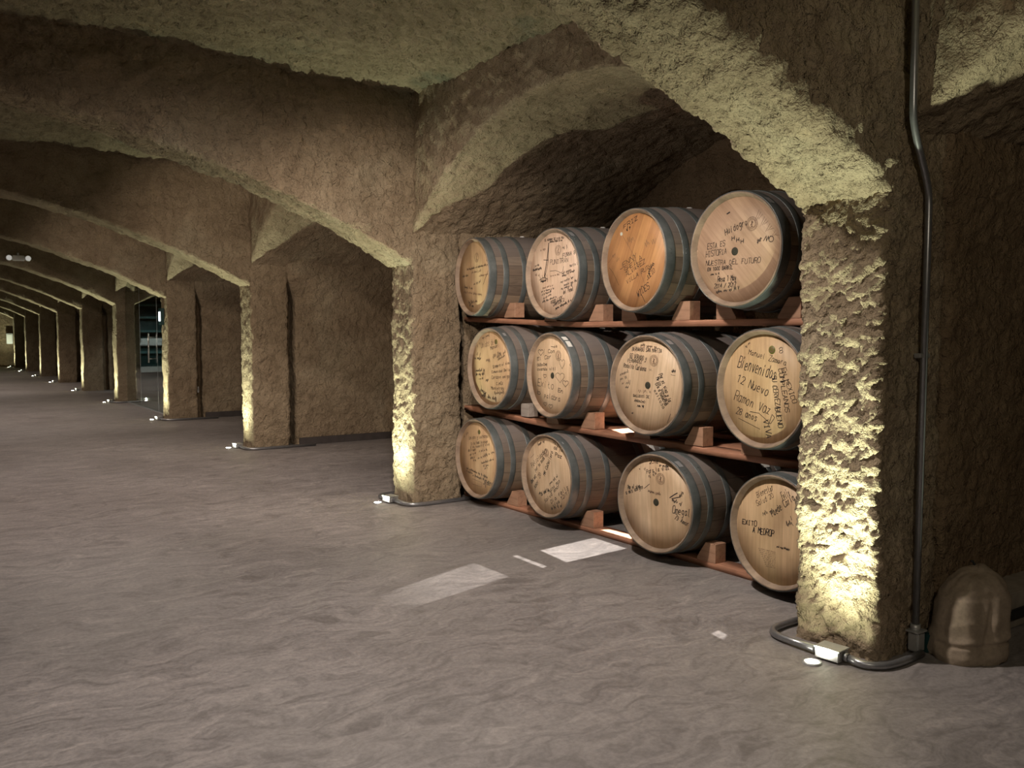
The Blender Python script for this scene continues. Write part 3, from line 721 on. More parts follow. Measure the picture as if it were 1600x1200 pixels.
def d_t1(D, Fk, r, R):
    pm = pixmap(222, 878, 132, 318, r)
    crest(Fk, R, pm, 240, 705, 42, 318, r)
    scrib(D, R, pm, 160, 808, 345, 785, 18); scrib(Fk, R, pm, 200, 840, 275, 835, 20)
    scrib(D, R, pm, 120, 865, 170, 860, 20); poly(D, pm, [(345, 795), (325, 860), (310, 900), (295, 950)], 0.007)
    scrib(D, R, pm, 135, 965, 205, 985, 25); scrib(D, R, pm, 215, 950, 275, 930, 25)
    scrib(Fk, R, pm, 130, 1010, 290, 1050, 22); scrib(D, R, pm, 170, 1110, 245, 1105, 25); scrib(D, R, pm, 180, 1140, 215, 1150, 30, .006)
    scrib(Fk, R, pm, 260, 880, 335, 870, 18); poly(D, pm, [(325, 700), (322, 750)], .006)
def d_t2(D, Fk, r, R):
    pm = pixmap(960, 856, 222, 369, r)
    W_(D, R, pm, 'EL NOMBRE DE DIOS MIO', 870, 555, 1045, 552, 18, .0034); scrib(D, R, pm, 915, 572, 1030, 570, 14)
    crest(Fk, R, pm, 992, 650, 46, 369, r)
    # sword
    poly(D, pm, [(908, 575), (893, 720), (880, 800), (868, 870)], .010); poly(D, pm, [(908, 575), (903, 740), (885, 830), (872, 885)], .006); poly(D, pm, [(862, 722), (905, 728)], .006); poly(D, pm, [(820, 905), (860, 880), (900, 900)], .005)
    for k in range(7): poly(D, pm, [(825 + k * 11, 860 + (k % 2) * 20), (832 + k * 11, 905)], .0035)
    scrib(D, R, pm, 835, 925, 900, 915, 22, .005)
    W_(D, R, pm, 'PUNITRAN', 920, 770, 1085, 765, 40, .0042)
    scrib(D, R, pm, 1030, 640, 1075, 640, 30); scrib(D, R, pm, 1070, 560, 1120, 610, 34, .005); W_(D, R, pm, 'FUNNA 8', 1035, 720, 1145, 700, 34, .0045)
    scrib(D, R, pm, 780, 775, 820, 768, 16); scrib(D, R, pm, 760, 815, 845, 800, 20, .0045)
    poly(D, pm, [(920, 830), (970, 828), (1020, 855), (1035, 840), (1040, 800)], .004); W_(D, R, pm, 'Martin 8', 1095, 812, 1165, 795, 22, .0035)
    scrib(D, R, pm, 1025, 870, 1110, 840, 24); scrib(D, R, pm, 1030, 892, 1140, 848, 20)
    scrib(Fk, R, pm, 925, 880, 1010, 870, 16); scrib(D, R, pm, 1015, 945, 1125, 910, 24); scrib(D, R, pm, 1045, 975, 1160, 940, 26, .004); scrib(D, R, pm, 1020, 1005, 1125, 975, 24, .004)
    W_(D, R, pm, 'del Penal', 1040, 1045, 1130, 1015, 34, .0048)
    for k, (a, b_) in enumerate(((850, 955), (840, 960), (845, 935), (860, 935), (850, 980))): scrib(Fk if k == 0 else D, R, pm, a, 985 + k * 32, b_, 965 + k * 26, 18)
    W_(D, R, pm, 'GOOD LUCK', 930, 1125, 1035, 1085, 26, .005); W_(D, R, pm, 'CAMPEON 2', 950, 1150, 1050, 1105, 26, .005); scrib(D, R, pm, 970, 1180, 1110, 1110, 24, .0055)
    scrib(Fk, R, pm, 780, 860, 830, 870, 25); scrib(Fk, R, pm, 830, 640, 880, 630, 25)
def d_t3(D, Fk, r, R):
    pm = pixmap(307, 606, 213, 346, r)
    W_(D, R, pm, 'FRIZ', 220, 362, 325, 305, 30, .005); scrib(D, R, pm, 240, 378, 275, 355, 24, .006)
    W_(D, R, pm, 'JENNY', 195, 665, 320, 580, 34, .0042); W_(D, R, pm, 'SHEILA', 230, 690, 355, 600, 32, .0042); W_(D, R, pm, 'ALVAREZ', 240, 720, 380, 630, 32, .0042)
    W_(D, R, pm, 'VILLA RUTH', 245, 775, 420, 665, 30, .0042); scrib(D, R, pm, 400, 720, 435, 640, 30, .005); W_(D, R, pm, 'JULIO', 390, 760, 445, 700, 28, .0042)
    W_(D, R, pm, 'WIDES', 325, 880, 410, 815, 48, .005); poly(D, pm, [(350, 860), (375, 915)], .005)
    scrib(Fk, R, pm, 370, 510, 450, 485, 40); scrib(Fk, R, pm, 250, 470, 300, 450, 40); poly(Fk, pm, [(210, 410), (290, 560), (380, 800)], .003); poly(D, pm, [(110, 640), (140, 680), (185, 780)], .003); poly(Fk, pm, [(105, 600), (150, 540)], .003)
    scrib(Fk, R, pm, 130, 560, 190, 600, 40)
def d_t4(D, Fk, r, R):
    pm = pixmap(1061, 522, 311, 387, r)
    W_(D, R, pm, 'Huidogro', 970, 405, 1140, 345, 46, .0045); crest(Fk, R, pm, 1165, 345, 50, 387, r)
    for a, b_ in ((1030, 440), (1065, 455), (1098, 470)): W_(D, R, pm, 'H', a - 10, b_ + 10, a + 12, b_ + 6, 24, .005)
    W_(D, R, pm, 'ESTA ES', 832, 500, 972, 485, 40, .0034); W_(D, R, pm, 'HISTORIA', 820, 560, 985, 545, 40, .0034)
    W_(D, R, pm, 'NUESTRA DEL FUTURO', 820, 622, 1232, 632, 36, .0034); W_(D, R, pm, 'EN 1000 BARRIL', 835, 665, 1032, 662, 28, .0042)
    scrib(D, R, pm, 860, 700, 930, 695, 18); W_(D, R, pm, 'Rosa 1 May', 915, 752, 1060, 745, 38, .0042); W_(D, R, pm, '2014 / 2017', 890, 800, 1058, 795, 34, .004)
    scrib(D, R, pm, 905, 835, 1085, 815, 24, .004); poly(D, pm, [(980, 250), (1000, 240)], .009)
    scrib(D, R, pm, 1255, 465, 1320, 480, 44, .004); scrib(D, R, pm, 1210, 495, 1240, 455, 22, .004); circ(D, pm, 1303, 470, 20, 387, r, .004)
    for k in range(12): poly(Fk, pm, [(1185 + k * 13, 330 + k * 14 - (k % 3) * 20), (1215 + k * 13, 250 + k * 18)], .0016)
def d_m1(D, Fk, r, R):
    pm = pixmap(335, 530, 177, 328, r)
    scrib(D, R, pm, 255, 270, 330, 235, 25); scrib(Fk, R, pm, 200, 350, 240, 310, 30); W_(Fk, R, pm, 'Unidos de', 245, 350, 360, 320, 50); W_(D, R, pm, 'Manuel', 330, 365, 405, 335, 30)
    scrib(D, R, pm, 180, 455, 245, 455, 26, .004); scrib(Fk, R, pm, 200, 420, 240, 425, 30); scrib(D, R, pm, 350, 440, 420, 395, 30); scrib(D, R, pm, 385, 440, 470, 380, 28); scrib(D, R, pm, 395, 460, 465, 410, 26)
    scrib(Fk, R, pm, 290, 470, 325, 465, 35, .006)
    W_(D, R, pm, 'Siempre el vino', 350, 530, 500, 480, 26); W_(D, R, pm, 'Comunidad Bella', 340, 575, 500, 540, 24); W_(D, R, pm, 'Corazon amigo', 340, 625, 495, 600, 26, .0042)
    scrib(D, R, pm, 195, 570, 285, 555, 26, .005); scrib(D, R, pm, 195, 605, 285, 590, 26, .005); scrib(D, R, pm, 225, 640, 265, 630, 16); scrib(D, R, pm, 285, 650, 325, 640, 30, .006)
    W_(D, R, pm, 'C.MEX', 380, 675, 440, 665, 24); W_(D, R, pm, 'Monterrey', 335, 720, 450, 712, 28, .0042); scrib(D, R, pm, 360, 760, 475, 735, 28); scrib(D, R, pm, 235, 745, 290, 770, 40, .006); scrib(D, R, pm, 245, 790, 385, 815, 34, .005)
    poly(D, pm, [(245, 685), (250, 740)], .003)
def d_m2(D, Fk, r, R):
    pm = pixmap(877, 594, 180, 341, r)
    crest(Fk, R, pm, 930, 420, 44, 341, r)
    heart(D, pm, 780, 395, 46, 60); W_(D, R, pm, 'Con', 845, 400, 905, 395, 28, .0045); poly(D, pm, [(868, 340), (895, 345)], .004); W_(D, R, pm, 'os', 895, 350, 925, 345, 20, .004)
    W_(D, R, pm, 'El Cor', 750, 472, 880, 440, 28, .0045); W_(D, R, pm, 'adobe', 750, 522, 840, 510, 26, .0055); W_(D, R, pm, 'cuando viti', 752, 560, 915, 548, 26, .0050)
    heart(D, pm, 962, 485, 48, 92, .0036); heart(D, pm, 945, 605, 76, 96, .004); heart(D, pm, 990, 655, 50, 62, .0046); heart(D, pm, 817, 605, 30, 38, .004)
    W_(D, R, pm, 'Exito', 752, 700, 900, 720, 62, .0048); W_(D, R, pm, 'b', 752, 775, 785, 778, 40, .0055); W_(D, R, pm, 'palabra', 812, 795, 950, 820, 44, .0048)
    W_(D, R, pm, 'En', 928, 735, 975, 745, 32, .006); heart(D, pm, 820, 855, 28, 38); heart(D, pm, 868, 870, 34, 44); W_(D, R, pm, '9', 1022, 520, 1050, 515, 36, .004); poly(D, pm, [(735, 670), (740, 710)], .003)
    poly(D, pm, [(812, 365), (806, 420)], .003)
def d_m3(D, Fk, r, R):
    pm = pixmap(360, 520, 257, 340, r)
    W_(D, R, pm, 'BERNARDO SAN MARTIN', 235, 268, 460, 278, 30, .0036); W_(D, R, pm, 'GO DORADO y', 215, 318, 350, 340, 32, .0042); W_(D, R, pm, 'FERNANDEZ +', 200, 355, 340, 365, 28, .0038); W_(D, R, pm, 'Rodolfo Cardona', 168, 395, 345, 420, 34, .004)
    crest(Fk, R, pm, 402, 338, 42, 340, r); W_(D, R, pm, 'H.', 370, 415, 400, 415, 18, .003)
    scrib(D, R, pm, 140, 465, 210, 435, 30, .003); scrib(D, R, pm, 140, 500, 200, 470, 26, .003); scrib(D, R, pm, 155, 530, 225, 520, 30, .003); scrib(D, R, pm, 185, 555, 210, 550, 16)
    W_(D, R, pm, 'Por el vino y la', 440, 440, 515, 640, 34, .0042); W_(D, R, pm, 'Mejor vendimia', 420, 465, 500, 660, 30, .0040); W_(D, R, pm, 'Dia a conocido', 415, 510, 490, 670, 28, .0040); W_(D, R, pm, 'exitosa', 405, 560, 475, 695, 26, .0040)
    scrib(D, R, pm, 535, 415, 570, 410, 20, .005); poly(D, pm, [(530, 435), (560, 440)], .003); scrib(Fk, R, pm, 285, 575, 385, 580, 30)
    W_(D, R, pm, 'SALUDOS DE', 245, 615, 372, 618, 18, .0036); W_(D, R, pm, 'ANONIMO', 255, 652, 340, 658, 16, .0036); scrib(D, R, pm, 280, 690, 335, 688, 22, .006); scrib(D, R, pm, 235, 745, 250, 750, 12)
    scrib(Fk, R, pm, 300, 230, 430, 245, 20); poly(D, pm, [(505, 790), (530, 720)], .004)
def d_m4(D, Fk, r, R):
    pm = pixmap(1230, 556, 318, 408, r)
    W_(D, R, pm, 'Manuel Zamora', 1110, 300, 1400, 375, 40, .0034); W_(D, R, pm, 'Bienvenidos', 1025, 400, 1325, 485, 84, .0052); W_(D, R, pm, '12 Nuevo', 1020, 515, 1270, 610, 62, .0052)
    W_(D, R, pm, 'Ramon Vaz', 1000, 655, 1290, 745, 72, .0044); W_(D, R, pm, '28 anos', 1018, 760, 1190, 805, 52, .0044); poly(D, pm, [(1040, 795), (1210, 860)], .003); poly(D, pm, [(1130, 735), (1200, 740), (1290, 810), (1320, 760), (1300, 740), (1270, 830)], .004)
    W_(D, R, pm, 'SU CERVEZA', 1290, 455, 1330, 700, 44, .0044); W_(D, R, pm, 'CUMPLEANOS', 1340, 400, 1400, 720, 40, .0040); W_(D, R, pm, 'EN MEXICO', 1360, 400, 1450, 650, 40, .0036); W_(D, R, pm, 'VIVA', 1235, 790, 1265, 930, 50, .0048); W_(D, R, pm, 'BUENO', 1320, 690, 1350, 840, 44, .0046)
    scrib(D, R, pm, 1090, 250, 1125, 215, 24, .003); W_(D, R, pm, '8', 1345, 285, 1385, 275, 44, .003)
    poly(Fk, pm, [(1165, 960), (1168, 870)], .012)
def d_b1(D, Fk, r, R):
    pm = pixmap(257, 453, 162, 308, r)
    W_(D, R, pm, 'Unidos y Luchando', 180, 305, 345, 255, 28, .0036); W_(D, R, pm, 'Cn su familia grupo', 195, 350, 340, 300, 24, .0034); W_(D, R, pm, 'Viva nuestro vino', 190, 382, 355, 320, 22, .0034)
    scrib(D, R, pm, 170, 415, 240, 385, 22); scrib(D, R, pm, 265, 395, 340, 365, 20); scrib(D, R, pm, 185, 445, 240, 415, 22); scrib(D, R, pm, 255, 460, 400, 370, 24); scrib(D, R, pm, 190, 470, 235, 450, 20); scrib(D, R, pm, 285, 495, 395, 430, 20); scrib(D, R, pm, 300, 515, 345, 495, 20); scrib(D, R, pm, 215, 485, 240, 478, 16); scrib(D, R, pm, 312, 535, 335, 515, 20)
    scrib(D, R, pm, 155, 565, 345, 605, 20, .004); scrib(D, R, pm, 155, 590, 210, 600, 18); scrib(D, R, pm, 210, 615, 350, 635, 22, .0045); W_(D, R, pm, 'Jimena', 300, 660, 385, 655, 34, .006); poly(D, pm, [(315, 640), (318, 685)], .007)
    poly(Fk, pm, [(205, 640), (285, 650), (285, 690), (205, 685), (205, 640)], .003); scrib(Fk, R, pm, 135, 300, 175, 250, 30)
def d_b2(D, Fk, r, R):
    pm = pixmap(846, 541, 196, 321, r)
    W_(D, R, pm, 'Felicidades', 705, 500, 835, 330, 36, .0046); W_(D, R, pm, 'por su boda', 735, 530, 815, 400, 30, .0042); W_(D, R, pm, 'MR Caballero', 815, 550, 885, 330, 30, .005)
    W_(D, R, pm, 'Una vez', 700, 640, 745, 570, 34, .005); W_(D, R, pm, 'Amor 20', 735, 680, 785, 540, 34, .0042); crest(Fk, R, pm, 825, 350, 34, 321, r)
    W_(D, R, pm, 'Hijos', 880, 265, 960, 290, 36, .005); W_(D, R, pm, 'de la', 890, 305, 965, 320, 26, .005); W_(D, R, pm, 'Paz', 900, 365, 960, 375, 30, .006); scrib(D, R, pm, 755, 300, 820, 255, 24)
    scrib(D, R, pm, 855, 615, 925, 530, 24, .0042); W_(D, R, pm, 'Mucho mas', 850, 690, 945, 565, 26, .0042); W_(D, R, pm, 'La familia', 785, 725, 850, 665, 28, .005); W_(D, R, pm, 'Salud amor', 820, 775, 945, 600, 28, .0044); W_(D, R, pm, 'Dia feliz', 870, 770, 1015, 600, 30, .0048); W_(D, R, pm, 'Viva 12/17', 890, 800, 1020, 640, 26, .0050); scrib(D, R, pm, 870, 815, 960, 770, 24, .0044); scrib(D, R, pm, 765, 715, 790, 700, 16, .005)
    poly(Fk, pm, [(690, 420), (720, 380)], .003)
def d_b3(D, Fk, r, R):
    pm = pixmap(427, 508, 263, 340, r)
    W_(D, R, pm, '2018', 370, 222, 440, 205, 26, .0044); scrib(D, R, pm, 445, 225, 515, 225, 18, .0036); W_(D, R, pm, 'Para la vida', 350, 300, 520, 240, 32, .0038); scrib(D, R, pm, 365, 325, 430, 290, 30, .0036); crest(Fk, R, pm, 455, 322, 42, 340, r)
    W_(D, R, pm, 'Por el vino', 200, 445, 300, 415, 28, .0046); W_(D, R, pm, 'a mis amigos', 185, 490, 325, 415, 28, .0044); poly(D, pm, [(330, 415), (345, 400), (370, 375)], .005)
    scrib(Fk, R, pm, 360, 435, 455, 445, 22, .005); W_(D, R, pm, 'Omegal', 545, 560, 680, 560, 54, .0052); W_(D, R, pm, '73 Amor', 560, 600, 665, 635, 34, .0044); poly(D, pm, [(525, 450), (560, 420), (580, 405)], .008); poly(D, pm, [(540, 455), (600, 430)], .007); scrib(D, R, pm, 540, 470, 610, 490, 26, .005); scrib(D, R, pm, 595, 430, 630, 400, 24, .004)
    poly(D, pm, [(290, 272), (294, 275)], .006); scrib(Fk, R, pm, 335, 280, 350, 240, 30)
def d_b4(D, Fk, r, R):
    pm = pixmap(1333, 710, 330, 415, r)
    W_(D, R, pm, 'EXITO', 1050, 712, 1175, 705, 40, .0052); W_(D, R, pm, 'A MEDROP', 1140, 760, 1315, 755, 50, .0056)
    W_(D, R, pm, 'Bienestar', 1175, 470, 1310, 380, 44, .003); W_(D, R, pm, 'Salud 20', 1175, 540, 1310, 440, 40, .003); scrib(D, R, pm, 1220, 600, 1340, 540, 30, .003)
    W_(D, R, pm, 'Felix', 1380, 450, 1440, 400, 60, .004); W_(D, R, pm, 'Puede Carla', 1300, 600, 1475, 420, 50, .0044); scrib(D, R, pm, 1410, 640, 1460, 620, 34, .004); scrib(D, R, pm, 1335, 830, 1450, 825, 16, .003); poly(D, pm, [(1440, 560), (1450, 590)], .004)
    for k in range(10): scrib(Fk, R, pm, 1190 + k * 7, 880 + k * 14, 1330, 875 + k * 14, 8, .0015)

LIGHT1, LIGHT2 = (0.56, 0.38, 0.225), (0.66, 0.47, 0.29)
PALE1, PALE2 = (0.62, 0.45, 0.29), (0.70, 0.53, 0.36)
BARRELS = [
 # key, label, Y, Z, r, yaw(deg), head colours, grain angle, draw, hole, sticker, tags
 ('t1', 'oak barrel at the left end of the top row, long black slash on its head', 5.955, 1.836, .279, 7.0, (0.50, 0.34, 0.19), (0.60, 0.43, 0.25), 0.05, d_t1, None, None, ()),
 ('t2', 'oak barrel with a drawn sword among dense writing, second in the top row', 4.900, 1.806, .284, 0.0, (0.62, 0.45, 0.33), (0.72, 0.55, 0.42), 0.1, d_t2, None, None, ((0.55, 0.70, 0.016, 0.052, SILVER),)),
 ('t3', 'oak barrel with an orange-brown head and small white round sticker, top row', 4.071, 1.842, .288, 4.3, (0.46, 0.23, 0.095), (0.58, 0.31, 0.13), -0.45, d_t3, None, (-.50, .61, WHITES, .012, 's'), ()),
 ('t4', 'oak barrel with diagonal head boards and central hole, right end of top row', 3.260, 1.846, .283, -2.9, (0.42, 0.28, 0.19), (0.60, 0.42, 0.28), 0.75, d_t4, (-.06, -.03), None, ((0.62, 0.78, 0.012, 0.058, SILVER),)),
 ('m1', 'oak barrel with an olive sticker and grey block beside it, left end of middle row', 5.711, 1.120, .286, 0.3, LIGHT1, (0.70, 0.50, 0.29), 0.1, d_m1, None, (.24, .72, GREENS, .020, 's'), ((0.55, 0.66, 0.02, 0.045, SILVER),)),
 ('m2', 'oak barrel with hand-drawn hearts on its head, second in the middle row', 4.928, 1.098, .272, 5.1, PALE1, PALE2, 0.0, d_m2, (.02, -.01), None, ((0.48, 0.62, 0.010, 0.058, WHITES), (0.66, 0.84, 0.014, 0.055, WHITES))),
 ('m3', 'oak barrel with a central hole and slanted lines of writing, third in middle row', 3.947, 1.078, .279, -5.2, PALE1, PALE2, -0.15, d_m3, (-.01, -.01), None, ((0.50, 0.64, 0.014, 0.056, SILVER),)),
 ('m4', 'oak barrel with large loose handwriting and olive sticker, right end of middle row', 3.071, 1.100, .288, 3.9, (0.56, 0.39, 0.21), (0.64, 0.46, 0.27), 0.0, d_m4, None, (.19, .72, GREENS, .022, 's'), ()),
 ('b1', 'oak barrel with an olive sticker over slanted writing, left end of bottom row', 5.904, 0.392, .289, 0.4, LIGHT1, (0.68, 0.49, 0.28), 0.0, d_b1, None, (.05, .74, GREENS, .019, 's'), ()),
 ('b2', 'oak barrel covered in steeply slanted writing, second in the bottom row', 4.962, 0.380, .272, -0.8, LIGHT1, PALE2, 0.1, d_b2, None, None, ((0.55, 0.62, 0.02, 0.03, SILVER), (0.66, 1.10, 0.69, 0.80, WHITES))),
 ('b3', 'oak barrel with central hole and a sparse few words, third in the bottom row', 3.861, 0.364, .276, -6.2, LIGHT1, PALE2, 0.05, d_b3, (-.02, .01), None, ((0.50, 0.66, 0.012, 0.056, SILVER), (0.66, 0.98, 0.72, 0.80, WHITES)))
 ,('b4', 'oak barrel partly hidden by the near pillar, right end of the bottom row', 2.968, 0.356, .277, 3.0, (0.54, 0.38, 0.22), (0.66, 0.47, 0.28), 0.0, d_b4, None, None, ()),
]
HX = 3.70
def shelf_z(row, Y):
    if row == 't': return np.interp(Y, [2.6, 4.86, 6.4], [1.474, 1.472, 1.530])
    if row == 'm': return np.interp(Y, [2.6, 3.5, 4.2, 5.16, 6.4], [0.710, 0.711, 0.722, 0.731, 0.780])
    if row == 't': return 1.468 + 0.040 * np.clip((Y - 4.9) / 1.4, 0, 1)
    if row == 'm': return 0.712 + 0.028 * np.clip((Y - 4.9) / 1.4, 0, 1)
    return 0.036 + 0 * Y
ROOTS = {}
for n_, b in enumerate(BARRELS):
    key, label, Y, Z, r, yaw, c1, c2, ang, dr, hole, stk, tg = b
    hm = head_mat('oak_head', c1, c2, ang, n_ * 7 + 3)
    # measured yaw: head plane turned about Z, so +yaw turns the far end
    x0 = HX - 0.031
    kk = r / 0.282; Zs = float(shelf_z(key[0], Y)); Z = max(Z, Zs + 0.324 * kk + 0.001)
    ROOTS[key] = make_barrel('wine_barrel', label, x0, Y, Z, r / 0.282, -math.radians(yaw) * 0.75, 0, hm, n_ + 1, dr, hole, stk, tg)

# ------------------------------------------------------------------ rack shelves and chocks
def plank(name, label, row, xa, xb, th, ya=2.64, yb=6.38, dz=0.0):
    ys = np.linspace(ya, yb, 40); z = shelf_z(row, ys) + dz
    ring_ = [(xa, -th), (xb, -th), (xb, 0.0), (xa + 0.003, 0.0), (xa, -0.003)]
    P = np.array([[(x, y, zz + dz) for (x, dz) in ring_] for y, zz in zip(ys, z)])
    nP = len(ring_); V = P.reshape(-1, 3); F = []
    for i in range(len(ys) - 1):
        for k in range(nP):
            F.append((i * nP + k, (i + 1) * nP + k, (i + 1) * nP + (k + 1) % nP, i * nP + (k + 1) % nP))
    F.append((0, 1, 2, 3)); l = (len(ys) - 1) * nP; F.append((l + 3, l + 2, l + 1, l)); F.append((0, 3, 4, 0)) if False else None
    F = [f for f in F if f]
    o = mesh_obj(name, V, F, PLANK, None, smooth=False)
    tag(o, label, 'shelf plank', 'planks of the barrel rack'); return o
plank('shelf_plank', 'front reddish plank under the top row of barrels', 't', 3.86, 3.985, 0.038)
plank('shelf_plank', 'front reddish plank under the middle row of barrels', 'm', 3.86, 3.985, 0.038)
plank('shelf_plank', 'front reddish plank on the floor under the bottom barrels', 'b', 3.86, 3.985, 0.036)
plank('shelf_plank', 'thin inner board just behind the front plank of the middle row', 'm', 3.987, 4.26, 0.008, dz=-0.001)
plank('shelf_plank', 'rear plank under the back ends of the top barrels', 't', 4.46, 4.56, 0.030)
plank('shelf_plank', 'rear plank under the back ends of the middle barrels', 'm', 4.46, 4.56, 0.030)
plank('shelf_plank', 'rear floor plank under the back ends of the bottom barrels', 'b', 4.44, 4.60, 0.036)
# steel uprights behind the rack ends
for y, w in ((2.585, 'right'), (6.36, 'left')):
    bm = bmesh.new(); bm_box(bm, (4.36, y, 0.76), (0.05, 0.04, 1.52), 0.003)
    tag(bm_obj('rack_upright', bm, BLACKB), 'dark steel rack upright at the %s end, behind the barrels' % w, 'rack upright', 'uprights of the barrel rack')

def chock(x, y, z, side, L=0.15, h=0.115, w=0.09, mat=CHOCK, sq=False):
    """side=-1: stands right (small Y) of its barrel, slopes up away from it"""
    bm = bmesh.new()
    if sq: pr = [(-L / 2, 0), (L / 2, 0), (L / 2, h), (-L / 2, h)]
    else: pr = [(-L / 2, 0), (L / 2, 0), (L / 2, 0.012), (0.02 - L * 0.1, h), (-L / 2, h)]
    A = [bm.verts.new((-w / 2, p[0] * (-side if False else 1) * (1 if side < 0 else -1), p[1])) for p in pr]
    B = [bm.verts.new((w / 2, v.co.y, v.co.z)) for v in A]
    bm.faces.new(A); bm.faces.new(B[::-1])
    for k in range(len(A)): bm.faces.new((A[k], B[k], B[(k + 1) % len(A)], A[(k + 1) % len(A)]))
    bmesh.ops.recalc_face_normals(bm, faces=bm.faces)
    bmesh.ops.bevel(bm, geom=list(bm.edges), offset=0.002, segments=1, affect='EDGES')
    o = bm_obj('wooden_chock', bm, mat); o.location = (x, y, z); return o
ROWN = {'t': 'top', 'm': 'middle', 'b': 'bottom'}
WH = {'1': 'leftmost', '2': 'second', '3': 'third', '4': 'rightmost'}
for b in BARRELS:
    key, Y, Z, r = b[0], b[2], b[3], b[4] / .282
    for side in (-1, 1):
        if key == 't1' and side == 1 or key == 'm1' and side == 1 or key == 'b1' and side == 1: continue
        L, h = 0.15, 0.115
        x = 3.905 if key != 'm1' else 3.90
        rr = prof_r(x - HX) * r; zt = float(shelf_z(key[0], Y))
        # touch point of the slope with the barrel
        best = None
        for s_ in np.arange(0.10, 0.40, 0.002):
            yc = s_; ok = True
            for (py, pz) in ((yc - L / 2, 0.012), (yc - (0.02 - L * 0.1), h)):
                for t in np.linspace(0, 1, 5):
                    qy = (yc - L / 2) * (1 - t) + (yc - 0.0) * t; qz = 0.012 * (1 - t) + h * t
                    if math.hypot(qy, (zt + qz) - Z) < rr + 0.010: ok = False
            if ok: best = s_; break
        s_ = best or 0.3
        sq = key == 'm1' and side == -1
        mat = CHOCKG if sq else CHOCK
        o = chock(x, Y + side * s_, zt, side, 0.10 if sq else L, 0.10 if sq else h, mat=mat, sq=sq)
        nm = ('grey square wooden block' if sq else 'reddish wooden wedge chock')
        tag(o, '%s at the %s foot of the %s barrel in the %s row' % (nm, 'right' if side < 0 else 'left', WH[key[1]], ROWN[key[0]]), 'chock', 'chocks that hold the barrels')


# ------------------------------------------------------------------ in-ground lamps, junction boxes, conduits
PN = ['nearest pillar', 'pillar left of the barrels', 'third pillar', 'pillar before the glass door', 'pillar past the glass door', 'sixth pillar', 'seventh pillar', 'eighth pillar', 'ninth pillar', 'farthest pillar']
for i, y in enumerate(LAMPY):
    root = empty('ground_spotlight', (LAMPX, y, 0.0)); tag(root, 'small glowing ground spotlight at the foot of the ' + PN[i], 'ground light', 'ground spotlights at the pillars')
    V, F = revolve([(0.0, 0.040), (0.008, 0.040), (0.009, 0.030), (0.004, 0.029)], 28)
    mesh_obj('bezel', np.stack([V[:, 1], V[:, 2], V[:, 0]], -1), F, BOXM, root)
    V, F = revolve([(0.007, 0.029), (0.012, 0.018), (0.013, 0.0005)], 24)
    mesh_obj('lens', np.stack([V[:, 1], V[:, 2], V[:, 0]], -1), F, LENS, root)
    # junction box with lid
    bx = 3.205; root = empty('junction_box', (bx, y - 0.02, 0.0), (0, 0, 0.12)); tag(root, 'grey metal junction box beside the ground light of the ' + PN[i], 'junction box', 'junction boxes at the pillars')
    box_obj('housing', (0, 0, 0.030), (0.085, 0.11, 0.045), BOXM, root, 0.004)
    box_obj('lid', (0, 0, 0.055), (0.092, 0.118, 0.006), BOXM, root, 0.002)
    for s in (-1, 1):
        bm = bmesh.new(); bm_tube(bm, [(0, s * 0.055, 0.028), (0, s * 0.078, 0.028)], 0.019, 14); bm_obj('coupling', bm, STEEL, root, False)
    # conduit lying round the pillar foot
    if i > 4: continue
    bm = bmesh.new(); xe = 4.06 if i else 3.545; yn = NEAR[i] - 0.085
    bm_tube(bm, smooth_path([(bx + 0.01, y - 0.095, 0.026), (bx + 0.012, yn + 0.06, 0.02), (bx + 0.10, yn, 0.018), (xe, yn + (0.01 if i == 0 else 0.0), 0.018)], 0.12, 8), 0.0165, 14)
    tag(bm_obj('floor_conduit', bm, STEEL), 'grey conduit bent round the near corner of the ' + PN[i], 'conduit', 'conduits at the pillar feet')
    bm = bmesh.new()
    bm_tube(bm, smooth_path([(bx - 0.01, y + 0.055, 0.026), (bx - 0.005, FAR[i] + 0.02, 0.02), (bx + 0.09, FAR[i] + 0.085, 0.018), (BACKX, FAR[i] + 0.09, 0.018)], 0.1, 8), 0.0165, 14)
    tag(bm_obj('floor_conduit', bm, STEEL), 'grey conduit running round the far side of the ' + PN[i], 'conduit', 'conduits at the pillar feet')

# vertical conduit on the near pillar with elbow fitting
root = empty('wall_conduit', (3.56, 2.09, 0)); tag(root, 'tall grey conduit pipe running up the shaded side of the nearest pillar', 'conduit')
bm = bmesh.new(); bm_tube(bm, [Vector(p) - Vector((3.56, 2.09, 0)) for p in smooth_path([(3.56, 2.105, 0.10), (3.565, 2.10, 1.93), (3.55, 2.095, 2.01), (3.385, 2.07, 2.24), (3.365, 2.06, 2.34), (3.36, 2.06, 3.3)], 0.12, 10)], 0.0150, 16)
bm_obj('pipe', bm, STEEL, root)
bm = bmesh.new(); bm_box(bm, (0, 0.01, 0.060), (0.055, 0.05, 0.085), 0.006); bm_box(bm, (0.0, 0.01, 0.106), (0.075, 0.06, 0.008), 0.002); bm_obj('elbow_fitting', bm, BOXM, root)
bm = bmesh.new(); bm_tube(bm, [(0, 0.015, 0.10), (0, 0.015, 0.135)], 0.021, 14); bm_obj('coupling', bm, BOXM, root)
bm = bmesh.new(); bm_box(bm, (0.0, 0.02, 1.30), (0.075, 0.03, 0.02), 0.003); bm_obj('strap', bm, BOXM, root)

